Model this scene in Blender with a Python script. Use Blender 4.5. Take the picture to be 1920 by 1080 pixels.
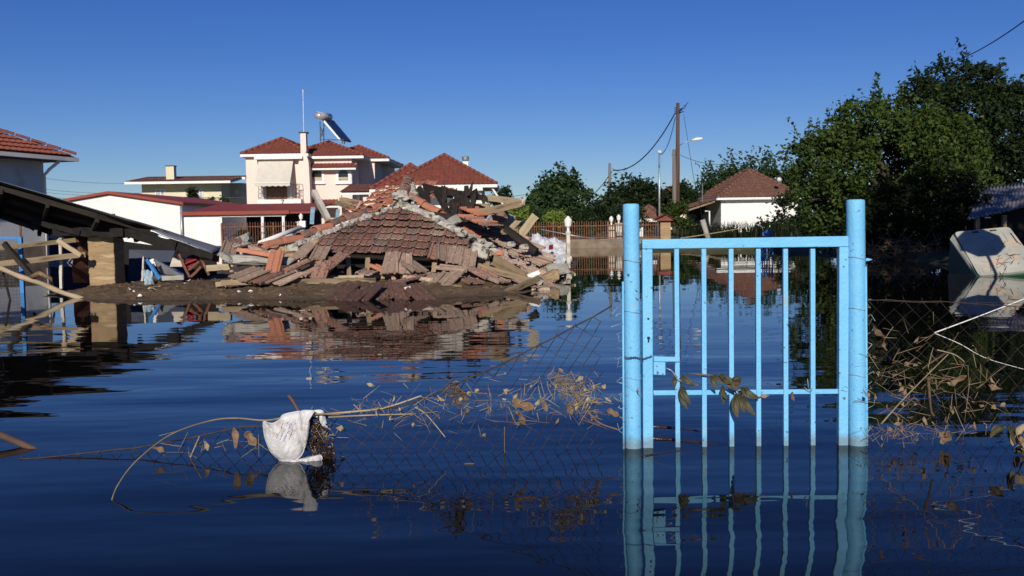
import bpy, bmesh, math, random
import numpy as np
from mathutils import Vector, Matrix, noise

random.seed(7)
rng = np.random.default_rng(7)
R = math.radians
for o in list(bpy.data.objects):
    bpy.data.objects.remove(o)
scene = bpy.context.scene
COL = scene.collection

# ---------------------------------------------------------------- camera
F, CX, CY = 1867.0, 960.0, 540.0          # pixels of the 1920 wide photograph
CAM = Vector((0, 0, 1.13))
PITCH, ROLL = math.atan(124 / F), R(0.8)
FWD = Vector((0, math.cos(PITCH), -math.sin(PITCH)))
_r = Vector((1, 0, 0)); _u = Vector((0, math.sin(PITCH), math.cos(PITCH)))
RGT = _r * math.cos(ROLL) - _u * math.sin(ROLL)
UPV = _u * math.cos(ROLL) + _r * math.sin(ROLL)
cd = bpy.data.cameras.new('camera')
cam = bpy.data.objects.new('camera', cd); COL.objects.link(cam)
cam.matrix_world = Matrix.Translation(CAM) @ Matrix((RGT, UPV, -FWD)).transposed().to_4x4()
cd.sensor_width = 36; cd.lens = 36 * F / 1920
cd.clip_start = 0.05; cd.clip_end = 6000
cd.dof.use_dof = True; cd.dof.focus_distance = 5.6; cd.dof.aperture_fstop = 9
scene.camera = cam

# ---------------------------------------------------------------- light
SUN_EL, SUN_AZ = R(24), R(-4)             # azimuth measured from straight behind the camera, + to the right
sdir = Vector((math.sin(SUN_AZ) * math.cos(SUN_EL), -math.cos(SUN_AZ) * math.cos(SUN_EL), math.sin(SUN_EL)))
w = bpy.data.worlds.new('World'); scene.world = w; w.use_nodes = True
nt = w.node_tree; nt.nodes.clear()
sk = nt.nodes.new('ShaderNodeTexSky'); sk.sky_type = 'NISHITA'; sk.sun_disc = False
sk.sun_elevation = SUN_EL; sk.sun_rotation = math.atan2(sdir.x, sdir.y)
sk.altitude = 800; sk.air_density = 1.0; sk.dust_density = 0.0; sk.ozone_density = 5.0
bg = nt.nodes.new('ShaderNodeBackground'); bg.inputs[1].default_value = 0.061
wo = nt.nodes.new('ShaderNodeOutputWorld')
hs = nt.nodes.new('ShaderNodeHueSaturation'); hs.inputs['Saturation'].default_value = 1.2; hs.inputs['Hue'].default_value = .516
nt.links.new(sk.outputs[0], hs.inputs['Color']); tn = nt.nodes.new('ShaderNodeMix'); tn.data_type = 'RGBA'; tn.blend_type = 'MULTIPLY'; tn.inputs[0].default_value = 1; tn.inputs[7].default_value = (.88,.96,1.16,1)
nt.links.new(hs.outputs[0], tn.inputs[6]); nt.links.new(tn.outputs[2], bg.inputs[0]); nt.links.new(bg.outputs[0], wo.inputs[0])
sl = bpy.data.lights.new('sun', 'SUN'); sl.energy = 4.8; sl.angle = R(0.5); sl.color = (1, .92, .80)
so = bpy.data.objects.new('sun', sl); COL.objects.link(so)
so.rotation_euler = (-sdir).to_track_quat('-Z', 'Y').to_euler(); so.location = sdir * 50
vs = scene.view_settings
vs.view_transform = 'Standard'; vs.look = 'None'; vs.exposure = 0.0; vs.gamma = 1; vs.use_curve_mapping = False

# ---------------------------------------------------------------- helpers
def at(px, py, Y):
    """the point seen at photograph pixel (px, py) that stands Y metres ahead"""
    d = FWD * F + RGT * (px - CX) - UPV * (py - CY)
    return CAM + d * (Y / d.y)
def on(px, py, z=0.0):
    d = FWD * F + RGT * (px - CX) - UPV * (py - CY)
    return CAM + d * ((z - CAM.z) / d.z)
def V(*a): return Vector(a)
ROOT = {}
def tag(o, label=None, cat=None, group=None, kind=None):
    if label: o['label'] = label
    if cat: o['category'] = cat
    if group: o['group'] = group
    if kind: o['kind'] = kind
    return o
def thing(name, label, cat, loc, group=None):
    o = bpy.data.objects.new(name, None); COL.objects.link(o)
    o.location = loc; o.empty_display_size = .2; ROOT[o] = Matrix.Translation(Vector(loc))
    return tag(o, label, cat, group)
def link(name, me, parent=None, M=None):
    """link mesh data (given in world space, or placed by matrix M) under a parent"""
    o = bpy.data.objects.new(name, me); COL.objects.link(o)
    M = M if M is not None else Matrix.Identity(4)
    ROOT[o] = M
    if parent is not None:
        o.parent = parent; o.matrix_local = ROOT[parent].inverted() @ M
    else: o.matrix_world = M
    return o
class MB:
    def __init__(s): s.v = []; s.f = []
    def quad(s, a, b, c, d):
        n = len(s.v); s.v += [tuple(a), tuple(b), tuple(c), tuple(d)]; s.f.append((n, n+1, n+2, n+3)); return s
    def poly(s, pts):
        n = len(s.v); s.v += [tuple(p) for p in pts]; s.f.append(tuple(range(n, n+len(pts)))); return s
    def box(s, c, d, M=None):
        c = Vector(c); n = len(s.v)
        for k in range(8):
            p = Vector(((k & 1) - .5, ((k >> 1) & 1) - .5, ((k >> 2) & 1) - .5))
            p = Vector((p.x*d[0], p.y*d[1], p.z*d[2]))
            if M is not None: p = M @ p
            s.v.append(tuple(c + p))
        for f in ((0,2,3,1),(4,5,7,6),(0,1,5,4),(2,6,7,3),(0,4,6,2),(1,3,7,5)): s.f.append(tuple(n+i for i in f))
        return s
    def bx(s, x0, x1, y0, y1, z0, z1): return s.box(((x0+x1)/2,(y0+y1)/2,(z0+z1)/2),(x1-x0,y1-y0,z1-z0))
    def bar(s, a, b, w, h, up=(0,0,1)):
        a = Vector(a); b = Vector(b); x = (b-a); L = x.length; x.normalize()
        y = Vector(up).cross(x)
        if y.length < 1e-4: y = Vector((0,1,0)).cross(x)
        y.normalize(); z = x.cross(y)
        return s.box((a+b)/2, (L, w, h), Matrix((x,y,z)).transposed())
    def tube(s, pts, r, n=6, cap=True):
        pts = [Vector(p) for p in pts]
        if not isinstance(r, (list, tuple)): r = [r]*len(pts)
        base = len(s.v); ref = None
        for i, p in enumerate(pts):
            t = (pts[min(i+1, len(pts)-1)] - pts[max(i-1, 0)])
            if t.length < 1e-9: t = Vector((0,0,1))
            t.normalize()
            if ref is None:
                ref = Vector((0,0,1)) if abs(t.z) < .9 else Vector((1,0,0))
            a = t.cross(ref); 
            if a.length < 1e-5: a = t.cross(Vector((.3,.9,.1)))
            a.normalize(); b = t.cross(a); ref = -b if False else ref
            for k in range(n):
                q = 2*math.pi*k/n
                s.v.append(tuple(p + (a*math.cos(q) + b*math.sin(q))*r[i]))
        for i in range(len(pts)-1):
            for k in range(n):
                s.f.append((base+i*n+k, base+i*n+(k+1)%n, base+(i+1)*n+(k+1)%n, base+(i+1)*n+k))
        if cap and n > 2:
            s.f.append(tuple(base+k for k in range(n))[::-1]); s.f.append(tuple(base+(len(pts)-1)*n+k for k in range(n)))
        return s
    def lathe(s, c, prof, n=16):
        """prof: list of (radius, z) going up, about the vertical through c"""
        c = Vector(c); base = len(s.v)
        for r, z in prof:
            for k in range(n):
                q = 2*math.pi*k/n; s.v.append((c.x+r*math.cos(q), c.y+r*math.sin(q), c.z+z))
        for i in range(len(prof)-1):
            for k in range(n):
                s.f.append((base+i*n+k, base+i*n+(k+1)%n, base+(i+1)*n+(k+1)%n, base+(i+1)*n+k))
        s.f.append(tuple(base+k for k in range(n))[::-1]); s.f.append(tuple(base+(len(prof)-1)*n+k for k in range(n)))
        return s
    def prism(s, pts, d):
        """polygon pts (3D, planar) given thickness vector d"""
        d = Vector(d); n = len(s.v); k = len(pts)
        s.v += [tuple(Vector(p)) for p in pts] + [tuple(Vector(p)+d) for p in pts]
        s.f.append(tuple(range(n, n+k))[::-1]); s.f.append(tuple(range(n+k, n+2*k)))
        for i in range(k): s.f.append((n+i, n+(i+1)%k, n+k+(i+1)%k, n+k+i))
        return s
    def mesh(s, name, mat, smooth=False, off=None):
        me = bpy.data.meshes.new(name)
        me.from_pydata(s.v, [], s.f)
        bm = bmesh.new(); bm.from_mesh(me); bmesh.ops.recalc_face_normals(bm, faces=bm.faces); bm.to_mesh(me); bm.free()
        if smooth:
            for p in me.polygons: p.use_smooth = True
        if mat: me.materials.append(mat)
        return me
    def build(s, name, mat, parent=None, smooth=False):
        return link(name, s.mesh(name, mat, smooth), parent)
def raw(name, verts, faces, mat, parent=None, smooth=False):
    me = bpy.data.meshes.new(name); me.from_pydata([tuple(v) for v in verts], [], faces)
    if smooth:
        for p in me.polygons: p.use_smooth = True
    me.materials.append(mat)
    return link(name, me, parent)
def bevel(o, wd, seg=2):
    m = o.modifiers.new('bevel', 'BEVEL'); m.width = wd; m.segments = seg; m.limit_method = 'ANGLE'; m.angle_limit = R(40)
    return o
def struct(o): o['kind'] = 'structure'; return o
def frame_matrix(o, x, y, z): return Matrix.Translation(o) @ Matrix((x, y, z)).transposed().to_4x4()

# ---------------------------------------------------------------- materials
def mat(name, c1, c2=None, scale=4, rough=.8, bump=0.0, bscale=30, stretch=(1,1,1), spots=None, spot_scale=18, spot_amt=.55,
        metal=0, rand=0.0, spec=.3, contrast=(.35,.65), coords='Object', dirt=None, dirt_scale=2, dirt_amt=.6, bdist=.02):
    m = bpy.data.materials.new(name); m.use_nodes = True
    n = m.node_tree.nodes; L = m.node_tree.links
    b = n['Principled BSDF']; b.inputs['Roughness'].default_value = rough; b.inputs['Metallic'].default_value = metal
    b.inputs['Specular IOR Level'].default_value = spec
    tc = n.new('ShaderNodeTexCoord'); mp = n.new('ShaderNodeMapping'); mp.inputs['Scale'].default_value = stretch
    L.new(tc.outputs[coords], mp.inputs[0])
    def nz(sc, det=6, ro=.6):
        t = n.new('ShaderNodeTexNoise'); t.inputs['Scale'].default_value = sc; t.inputs['Detail'].default_value = det; t.inputs['Roughness'].default_value = ro
        L.new(mp.outputs[0], t.inputs[0]); return t
    def ramp(src, a, bb):
        r = n.new('ShaderNodeMapRange'); r.inputs[1].default_value = a; r.inputs[2].default_value = bb
        L.new(src, r.inputs[0]); return r.outputs[0]
    def mix(fac, a, bb):
        x = n.new('ShaderNodeMix'); x.data_type = 'RGBA'
        L.new(fac, x.inputs[0])
        for i, c in ((6, a), (7, bb)):
            if isinstance(c, tuple): x.inputs[i].default_value = (*c, 1)
            else: L.new(c, x.inputs[i])
        return x.outputs[2]
    col = (*c1, 1)
    out = None
    if c2 is not None:
        out = mix(ramp(nz(scale).outputs[0], *contrast), c1, c2)
    if dirt is not None:
        f = ramp(nz(dirt_scale, 8, .7).outputs[0], dirt_amt, dirt_amt+.12)
        out = mix(f, out if out is not None else c1, dirt)
    if spots is not None:
        f = ramp(nz(spot_scale, 3, .5).outputs[0], spot_amt, spot_amt+.06)
        out = mix(f, out if out is not None else c1, spots)
    if rand:
        oi = n.new('ShaderNodeObjectInfo'); h = n.new('ShaderNodeHueSaturation')
        r = n.new('ShaderNodeMapRange'); r.inputs[3].default_value = 1-rand; r.inputs[4].default_value = 1+rand
        L.new(oi.outputs['Random'], r.inputs[0]); L.new(r.outputs[0], h.inputs['Value'])
        if out is not None: L.new(out, h.inputs['Color'])
        else: h.inputs['Color'].default_value = col
        out = h.outputs[0]
    if out is not None: L.new(out, b.inputs['Base Color'])
    else: b.inputs['Base Color'].default_value = col
    if bump:
        bp = n.new('ShaderNodeBump'); bp.inputs['Strength'].default_value = bump; bp.inputs['Distance'].default_value = bdist
        L.new(nz(bscale, 8, .65).outputs[0], bp.inputs['Height']); L.new(bp.outputs[0], b.inputs['Normal'])
    return m
X = {}
X['blue'] = mat('light_blue_paint', (.145,.45,.74), (.175,.49,.77), 7, .5, .3, 50, spots=(.10,.075,.06), spot_scale=40, spot_amt=.67, spec=.3, dirt=(.27,.40,.48), dirt_scale=6, dirt_amt=.60)
def tide_line(m, c=(.15,.17,.15), top=.075):
    """film of dried silt left just above the water"""
    n = m.node_tree.nodes; L = m.node_tree.links; b = n['Principled BSDF']; src = b.inputs['Base Color'].links[0].from_socket
    tc = n.new('ShaderNodeTexCoord'); sx = n.new('ShaderNodeSeparateXYZ'); L.new(tc.outputs['Object'], sx.inputs[0])
    nz = n.new('ShaderNodeTexNoise'); nz.inputs['Scale'].default_value = 22; nz.inputs['Detail'].default_value = 6; L.new(tc.outputs['Object'], nz.inputs[0])
    ad = n.new('ShaderNodeMath'); ad.operation = 'MULTIPLY_ADD'; ad.inputs[1].default_value = -.09; L.new(nz.outputs[0], ad.inputs[0]); L.new(sx.outputs[2], ad.inputs[2])
    r = n.new('ShaderNodeMapRange'); r.inputs[1].default_value = top-.045; r.inputs[2].default_value = top-.09; r.inputs[4].default_value = .65; L.new(ad.outputs[0], r.inputs[0])
    x = n.new('ShaderNodeMix'); x.data_type = 'RGBA'; L.new(r.outputs[0], x.inputs[0]); L.new(src, x.inputs[6]); x.inputs[7].default_value = (*c, 1)
    L.new(x.outputs[2], b.inputs['Base Color'])
tide_line(X['blue'])
X['blue_dark'] = mat('strong_blue_paint', (.03,.16,.45), (.05,.22,.52), 8, .5, .1)
X['tile'] = mat('terracotta_old', (.38,.145,.09), (.24,.13,.10), 22, .85, .6, 60, spots=(.085,.075,.065), spot_scale=34, spot_amt=.53, rand=.25, dirt=(.21,.17,.14), dirt_scale=9, dirt_amt=.46, contrast=(.3,.7))
X['tile_dusty'] = mat('terracotta_dusty', (.36,.235,.18), (.28,.205,.155), 18, .9, .6, 60, spots=(.15,.125,.10), spot_scale=45, spot_amt=.58, rand=.3, dirt=(.40,.32,.23), dirt_scale=7, dirt_amt=.50, contrast=(.3,.7))
X['tile_wet'] = mat('terracotta_wet', (.14,.075,.055), (.09,.055,.042), 18, .45, .5, 60, spots=(.20,.15,.11), spot_scale=25, spot_amt=.6, rand=.25)
X['tile_clean'] = mat('terracotta_clean', (.46,.18,.105), (.37,.16,.10), 14, .85, .4, 60, rand=.18, spots=(.24,.15,.115), spot_scale=30, spot_amt=.6)
X['mortar'] = mat('lime_mortar', (.50,.47,.40), (.30,.28,.25), 9, .95, .9, 25, spots=(.10,.10,.09), spot_scale=10, spot_amt=.57)
X['concrete'] = mat('concrete', (.38,.36,.32), (.25,.24,.21), 4, .95, .7, 25, rand=.12)
X['wood'] = mat('weathered_wood', (.30,.225,.14), (.19,.14,.085), 7, .85, .5, 22, stretch=(.12,1,1), rand=.22, spots=(.08,.055,.035), spot_scale=9, spot_amt=.62)
X['wood_pale'] = mat('pale_bleached_wood', (.45,.37,.25), (.32,.25,.155), 7, .85, .5, 22, stretch=(.12,1,1), rand=.15, spots=(.12,.085,.05), spot_scale=9, spot_amt=.66)
X['char'] = mat('blackened_wood', (.012,.010,.009), (.03,.023,.017), 6, .8, .6, 25, stretch=(.15,1,1))
X['wood_white'] = mat('flaking_white_wood', (.58,.55,.48), (.33,.28,.21), 6, .8, .3, 25, stretch=(.2,1,1))
X['white'] = mat('white_paint', (.78,.77,.74), (.70,.69,.66), 2, .7, .05, 30)
X['wall_white'] = mat('white_render', (.80,.79,.76), (.72,.71,.68), 1.2, .9, .12, 40)
X['pink'] = mat('pale_pink_render', (.78,.635,.56), (.71,.575,.51), .6, .9, .12, 30, stretch=(1,1,.5))
X['cream'] = mat('cream_render', (.66,.61,.44), (.60,.55,.40), .7, .9, .1, 30)
X['grey_wall'] = mat('grey_render', (.74,.73,.71), (.62,.61,.59), 1.2, .9, .2, 20, stretch=(1,1,.6), spots=(.55,.54,.52), spot_scale=1.5, spot_amt=.56)
X['mudstain'] = mat('flood_stained_render', (.16,.12,.085), (.24,.19,.14), 3, .95, .2, 20)
X['red_roof'] = mat('red_roof_tile', (.23,.064,.042), (.15,.045,.033), 3.2, .75, .15, 30, spots=(.12,.055,.04), spot_scale=6, spot_amt=.58)
X['brown_roof'] = mat('brown_roof_tile', (.16,.075,.05), (.115,.06,.045), 3, .85, .15, 30, spots=(.22,.12,.08), spot_scale=5, spot_amt=.6)
X['dkbrown_roof'] = mat('dark_brown_roof_tile', (.13,.05,.04), (.09,.042,.035), 3, .8, .15, 30)
X['red_metal'] = mat('red_sheet_roof', (.27,.05,.026), (.22,.042,.024), 1, .6, 0)
X['rust'] = mat('rusty_iron', (.22,.095,.05), (.12,.055,.035), 8, .85, .2, 40)
X['iron'] = mat('dark_iron', (.035,.032,.03), (.07,.05,.04), 10, .6, .1, 40)
X['galv'] = mat('galvanised_sheet', (.42,.44,.46), (.30,.31,.32), 3, .42, .08, 30, metal=.6, spots=(.17,.12,.09), spot_scale=4, spot_amt=.62)
X['tar'] = mat('tar_and_shade_black', (.004,.004,.004), (.010,.008,.007), 3, .8, .4, 15)  # tar of the sheet roof; also the black that stands for shade in gaps
X['plaster'] = mat('tan_mud_plaster', (.36,.255,.145), (.29,.20,.11), 5, .95, .9, 14, stretch=(.35,.35,2.2), spots=(.44,.33,.20), spot_scale=6, spot_amt=.58, bdist=.03)
X['glass'] = mat('dark_window', (.02,.025,.03), None, rough=.08, spec=.6)
X['shutter'] = mat('varnished_wood', (.17,.085,.04), (.11,.05,.025), 5, .6)
X['awning'] = mat('off_white_canvas', (.60,.56,.48), (.53,.50,.43), 3, .85, .08, 30)
X['steel'] = mat('bright_steel', (.70,.71,.72), (.6,.6,.62), 4, .3, 0, metal=.5)
X['panel'] = mat('solar_glass', (.015,.02,.03), None, rough=.1, spec=.6)
X['wirem'] = mat('rusty_wire', (.035,.025,.02), (.07,.05,.04), 20, .7)
X['wireg'] = mat('painted_wire', (.34,.48,.56), (.20,.25,.28), 20, .6)
X['cable'] = mat('black_cable', (.012,.012,.012), None, rough=.6)
X['polewood'] = mat('creosoted_pole', (.105,.065,.045), (.06,.04,.03), 5, .9, .4, 20, stretch=(1,1,.1))
X['polegrey'] = mat('grey_weathered_pole', (.20,.17,.145), (.13,.11,.095), 5, .9, .4, 20, stretch=(1,1,.1))
X['bark'] = mat('tree_bark', (.075,.055,.04), (.04,.03,.022), 6, .95, .6, 20, stretch=(1,1,.3))
X['straw'] = mat('dry_straw', (.31,.25,.155), (.19,.145,.085), 12, .8, 0, rand=.3)
X['twig'] = mat('dead_twig', (.14,.095,.06), (.22,.16,.10), 12, .85, .1, 40, rand=.3)
X['deadleaf'] = mat('dead_brown_leaf', (.19,.125,.072), (.10,.062,.036), 14, .8, .2, 30, rand=.35)
X['wetwood'] = mat('wet_bark', (.05,.028,.018), (.025,.016,.012), 8, .25, .4, 20, spec=.5)
X['olive'] = mat('wilted_leaf', (.032,.034,.015), (.075,.066,.032), 14, .55, .2, 30)
X['tarp'] = mat('white_plastic_sheet', (.66,.66,.67), (.55,.55,.57), 3, .3, .3, 8, spec=.5)
X['mud'] = mat('wet_mud', (.14,.092,.05), (.078,.052,.03), 3.2, .8, 1.0, 16, spots=(.13,.09,.052), spot_scale=5, spot_amt=.6, bdist=.05, spec=.4)
X['gravel'] = mat('pale_gravel', (.50,.48,.44), (.16,.15,.13), 22, .95, .9, 30, contrast=(.42,.58))
X['land'] = mat('rough_grassland', (.06,.075,.025), (.11,.09,.045), .8, .95, .8, 6, spots=(.14,.11,.06), spot_scale=2.5, spot_amt=.58, bdist=.1)
X['red'] = mat('faded_red_plastic', (.24,.02,.022), (.17,.018,.02), 5, .5)
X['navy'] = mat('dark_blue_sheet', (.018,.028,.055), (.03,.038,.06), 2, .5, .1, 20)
X['lidm'] = mat('dirty_pale_plastic', (.42,.42,.37), (.32,.32,.27), 3, .5, .1, 20, spots=(.46,.38,.29), spot_scale=2.2, spot_amt=.60)
X['green_pl'] = mat('dark_green_plastic', (.02,.07,.045), (.03,.085,.05), 5, .45)
def leafmat(name, c, c2, rough=.5, tr=.25):
    m = bpy.data.materials.new(name); m.use_nodes = True
    n = m.node_tree.nodes; L = m.node_tree.links; b = n['Principled BSDF']
    g = n.new('ShaderNodeNewGeometry'); x = n.new('ShaderNodeMix'); x.data_type = 'RGBA'
    x.inputs[6].default_value = (*c, 1); x.inputs[7].default_value = (*c2, 1)
    L.new(g.outputs['Random Per Island'], x.inputs[0]); L.new(x.outputs[2], b.inputs['Base Color'])
    b.inputs['Roughness'].default_value = rough; b.inputs['Specular IOR Level'].default_value = .15
    t = n.new('ShaderNodeBsdfTranslucent'); L.new(x.outputs[2], t.inputs[0])
    ms = n.new('ShaderNodeMixShader'); ms.inputs[0].default_value = tr
    L.new(b.outputs[0], ms.inputs[1]); L.new(t.outputs[0], ms.inputs[2]); L.new(ms.outputs[0], n['Material Output'].inputs[0])
    return m
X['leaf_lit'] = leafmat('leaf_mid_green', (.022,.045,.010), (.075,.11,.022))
X['leaf_dark'] = leafmat('leaf_dark_and_shaded', (.010,.021,.008), (.028,.046,.014))  # dark green; also holds the shade put on the tall right-hand tree
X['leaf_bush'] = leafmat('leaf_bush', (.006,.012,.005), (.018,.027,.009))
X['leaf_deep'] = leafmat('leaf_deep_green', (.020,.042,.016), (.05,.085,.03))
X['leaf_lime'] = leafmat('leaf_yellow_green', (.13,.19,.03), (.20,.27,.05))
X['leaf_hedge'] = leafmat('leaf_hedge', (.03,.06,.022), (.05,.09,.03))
X['grass'] = leafmat('grass_blade', (.05,.07,.02), (.13,.11,.05))

# water: murky, nearly opaque, mirror-like by Fresnel; ripples as relief
def water_mat():
    m = bpy.data.materials.new('flood_water'); m.use_nodes = True
    n = m.node_tree.nodes; L = m.node_tree.links; b = n['Principled BSDF']
    b.inputs['Base Color'].default_value = (.0035,.0035,.004,1); b.inputs['Roughness'].default_value = .015
    b.inputs['IOR'].default_value = 1.33; b.inputs['Specular IOR Level'].default_value = .32
    tc = n.new('ShaderNodeTexCoord')
    def layer(sx, sy, sc, det, rot=0):
        mp = n.new('ShaderNodeMapping'); mp.inputs['Scale'].default_value = (sx, sy, 1); mp.inputs['Rotation'].default_value = (0,0,rot)
        t = n.new('ShaderNodeTexNoise'); t.inputs['Scale'].default_value = sc; t.inputs['Detail'].default_value = det; t.inputs['Roughness'].default_value = .5
        L.new(tc.outputs['Object'], mp.inputs[0]); L.new(mp.outputs[0], t.inputs[0]); return t.outputs[0]
    a = layer(.42, 1.25, .95, .6, .10)     # slow swell
    c = layer(.5, 1.5, 3.2, 1.5, -.1)     # small ripples
    # sheltered water by the ruin lies calmer than the open near water
    sx = n.new('ShaderNodeSeparateXYZ'); L.new(tc.outputs['Object'], sx.inputs[0])
    r = n.new('ShaderNodeMapRange'); r.inputs[1].default_value = 4.5; r.inputs[2].default_value = 13; r.inputs[3].default_value = 1; r.inputs[4].default_value = .10
    L.new(sx.outputs[1], r.inputs[0])
    p = layer(.2, .5, .45, 2)
    r2 = n.new('ShaderNodeMapRange'); r2.inputs[1].default_value = .35; r2.inputs[2].default_value = .65; r2.inputs[3].default_value = .35; r2.inputs[4].default_value = 1.1
    L.new(p, r2.inputs[0])
    mk = n.new('ShaderNodeMath'); mk.operation = 'MULTIPLY'; L.new(r.outputs[0], mk.inputs[0]); L.new(r2.outputs[0], mk.inputs[1])
    def mul(x):
        mu = n.new('ShaderNodeMath'); mu.operation = 'MULTIPLY'; L.new(x, mu.inputs[0]); L.new(mk.outputs[0], mu.inputs[1]); return mu.outputs[0]
    b1 = n.new('ShaderNodeBump'); b1.inputs['Strength'].default_value = 1; b1.inputs['Distance'].default_value = .034; L.new(mul(a), b1.inputs['Height'])
    b2 = n.new('ShaderNodeBump'); b2.inputs['Strength'].default_value = 1; b2.inputs['Distance'].default_value = .0048; L.new(mul(c), b2.inputs['Height'])
    L.new(b1.outputs[0], b2.inputs['Normal']); L.new(b2.outputs[0], b.inputs['Normal'])
    return m
X['water'] = water_mat()

# ================================================================ ground and water
def sstep(a, b, x):
    t = np.clip((x-a)/(b-a), 0, 1); return t*t*(3-2*t)
def poly_sd(px, py, poly):
    """signed distance (inside positive) of points to a polygon, numpy"""
    d = np.full(px.shape, 1e9); ins = np.zeros(px.shape, bool)
    k = len(poly)
    for i in range(k):
        ax, ay = poly[i]; bx, by = poly[(i+1) % k]
        ex, ey = bx-ax, by-ay; t = np.clip(((px-ax)*ex+(py-ay)*ey)/(ex*ex+ey*ey), 0, 1)
        d = np.minimum(d, np.hypot(px-ax-t*ex, py-ay-t*ey))
        c = ((ay > py) != (by > py)) & (px < (bx-ax)*(py-ay)/((by-ay) if by != ay else 1e-9)+ax)
        ins ^= c
    return np.where(ins, d, -d)
def nz2(x, y, s, seed=0):
    return np.array([noise.noise(Vector((a*s, b*s, seed))) for a, b in zip(x.ravel(), y.ravel())]).reshape(x.shape)
def grid_mesh(name, xs, ys, zf, m, smooth=True):
    gx, gy = np.meshgrid(xs, ys); gz = zf(gx, gy)
    nx, ny = len(xs), len(ys)
    v = np.stack([gx, gy, gz], -1).reshape(-1, 3)
    f = [(j*nx+i, j*nx+i+1, (j+1)*nx+i+1, (j+1)*nx+i) for j in range(ny-1) for i in range(nx-1)]
    return raw(name, v.tolist(), f, m, None, smooth)
far_poly = [(-400, 47), (-17, 44.5), (-6, 43.2), (4.5, 42.6), (6.2, 37), (9.2, 35), (10.2, 27.5), (9.6, 24), (10.2, 20), (12, 15), (15, 6), (30, -30), (3000, -30), (3000, 3000), (-3000, 3000), (-3000, 47)]
def ground_z(x, y):
    d = poly_sd(x, y, far_poly)
    return -.75 + .95*sstep(-1.2, .8, d) + .10*nz2(x, y, .6)*(d > -3) 
gxs = np.concatenate([[-3000,-1200,-500,-200,-100,-60], np.arange(-40, 40.1, .8), [60,100,200,500,1200,3000]])
gys = np.concatenate([[-60,-30,-10,0,6], np.arange(10, 60.1, .8), np.arange(62, 100, 4), [130,200,400,900,1800,3000]])
struct(grid_mesh('ground', gxs, gys, ground_z, X['land']))
wm = MB(); wm.quad((-3000,-60,0),(3000,-60,0),(3000,3000,0),(-3000,3000,0))
struct(wm.build('flood_water', X['water']))

# bank of mud that the collapsed house lies on
shore = [on(*p) for p in ((50,556),(100,560),(165,567),(250,566),(330,564),(420,564),(520,563),(640,562),(760,561),(860,559),(950,554),(1020,546),(1038,535),(1062,516),(1082,506))]
bank_poly = [(p.x, p.y) for p in shore] + [(2.0, 28.5), (-3, 29.5), (-7.4, 28), (-7.6, 22), (-8.1,18.5)]
def bank_z(x, y):
    d = poly_sd(x, y, bank_poly)
    d = d - .12 + .16*nz2(x, y, 1.3, 3) + .07*nz2(x, y, 4, 5)
    k = .55+.45*sstep(-5.2, -3.0, x)
    base = -.25 + .25*sstep(-.5, .0, d) + k*(.17*sstep(0, .9, d) + .07*sstep(.8, 3, d))
    lump = .035*nz2(x, y, 2.1, 1) + .04*nz2(x, y, 4.5, 2) + .06*np.abs(nz2(x, y, 7, 4)) - .025*np.abs(nz2(x, y, 3.3, 9)) + .012*nz2(x, y, 16, 6)
    return base + lump*sstep(-.1, .5, d)
struct(grid_mesh('mud_bank', np.arange(-9.4, 2.8, .05), np.concatenate([np.arange(14, 18.6, .05), np.arange(18.6, 31, .2)]), bank_z, X['mud']))
def bz(x, y): return float(bank_z(np.array([[x]]), np.array([[y]]))[0, 0])
# pale gravel yard beside the grey house
def grav_z(x, y):
    d = poly_sd(x, y, [(-17, 32.2), (-14.6, 32.4), (-12.6, 31.6), (-11.2, 32.4), (-11.6, 36), (-17, 36)])
    return -.2 + .34*sstep(-.4, .5, d) + .05*nz2(x, y, 3) + .03*nz2(x, y, 9)
struct(grid_mesh('gravel_yard', np.arange(-17.5, -10.8, .1), np.arange(31, 36.4, .1), grav_z, X['gravel']))

# ================================================================ roofs
def plane_axes(P):
    u = (P[1]-P[0]).normalized(); n = None
    for k in range(2, len(P)):
        n = u.cross(P[k]-P[0])
        if n.length > 1e-5: break
    n.normalize()
    if n.z < 0: n = -n
    v = n.cross(u).normalized()
    if v.dot(P[2]-P[0]) < 0: v = -v
    return u, v, n
def tile_sheet(mb, P, pitch=.24, gauge=.36, amp=.028, step=.03, sub=4):
    """far roof face: rolls and stepped courses as real relief. P convex, P[0]-P[1] the eave"""
    P = [Vector(p) for p in P]; u, v, n = plane_axes(P)
    q = [((p-P[0]).dot(u), (p-P[0]).dot(v)) for p in P]
    u0, u1 = min(a for a, b in q), max(a for a, b in q)
    N = max(2, int((u1-u0)/pitch*sub)); cols = []
    for i in range(N+1):
        x = u0 + (u1-u0)*i/N; xx = min(max(x, u0+1e-4), u1-1e-4); hits = []
        for k in range(len(q)):
            (ax, ay), (bx, by) = q[k], q[(k+1) % len(q)]
            if (ax-xx)*(bx-xx) <= 0 and abs(bx-ax) > 1e-9: hits.append(ay+(by-ay)*(xx-ax)/(bx-ax))
        cols.append((x, min(hits), max(hits)) if hits else (x, 0, 0))
    vmax = max(b for a, b in q); K = int(vmax/gauge)+1; base = len(mb.v); rows = 2*K
    for x, lo, hi in cols:
        ph = (x/pitch) % 1; w = amp*(max(0, math.cos(2*math.pi*ph)))**.7 if True else 0
        for j in range(K):
            for e in (0, 1):
                y = (j+e)*gauge; yc = min(max(y, lo), hi)
                h = w + step*(1-e)
                mb.v.append(tuple(P[0]+u*x+v*yc+n*h))
    for i in range(N):
        for r in range(rows-1):
            a, b = base+i*rows+r, base+(i+1)*rows+r
            mb.f.append((a, b, b+1, a+1))
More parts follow.
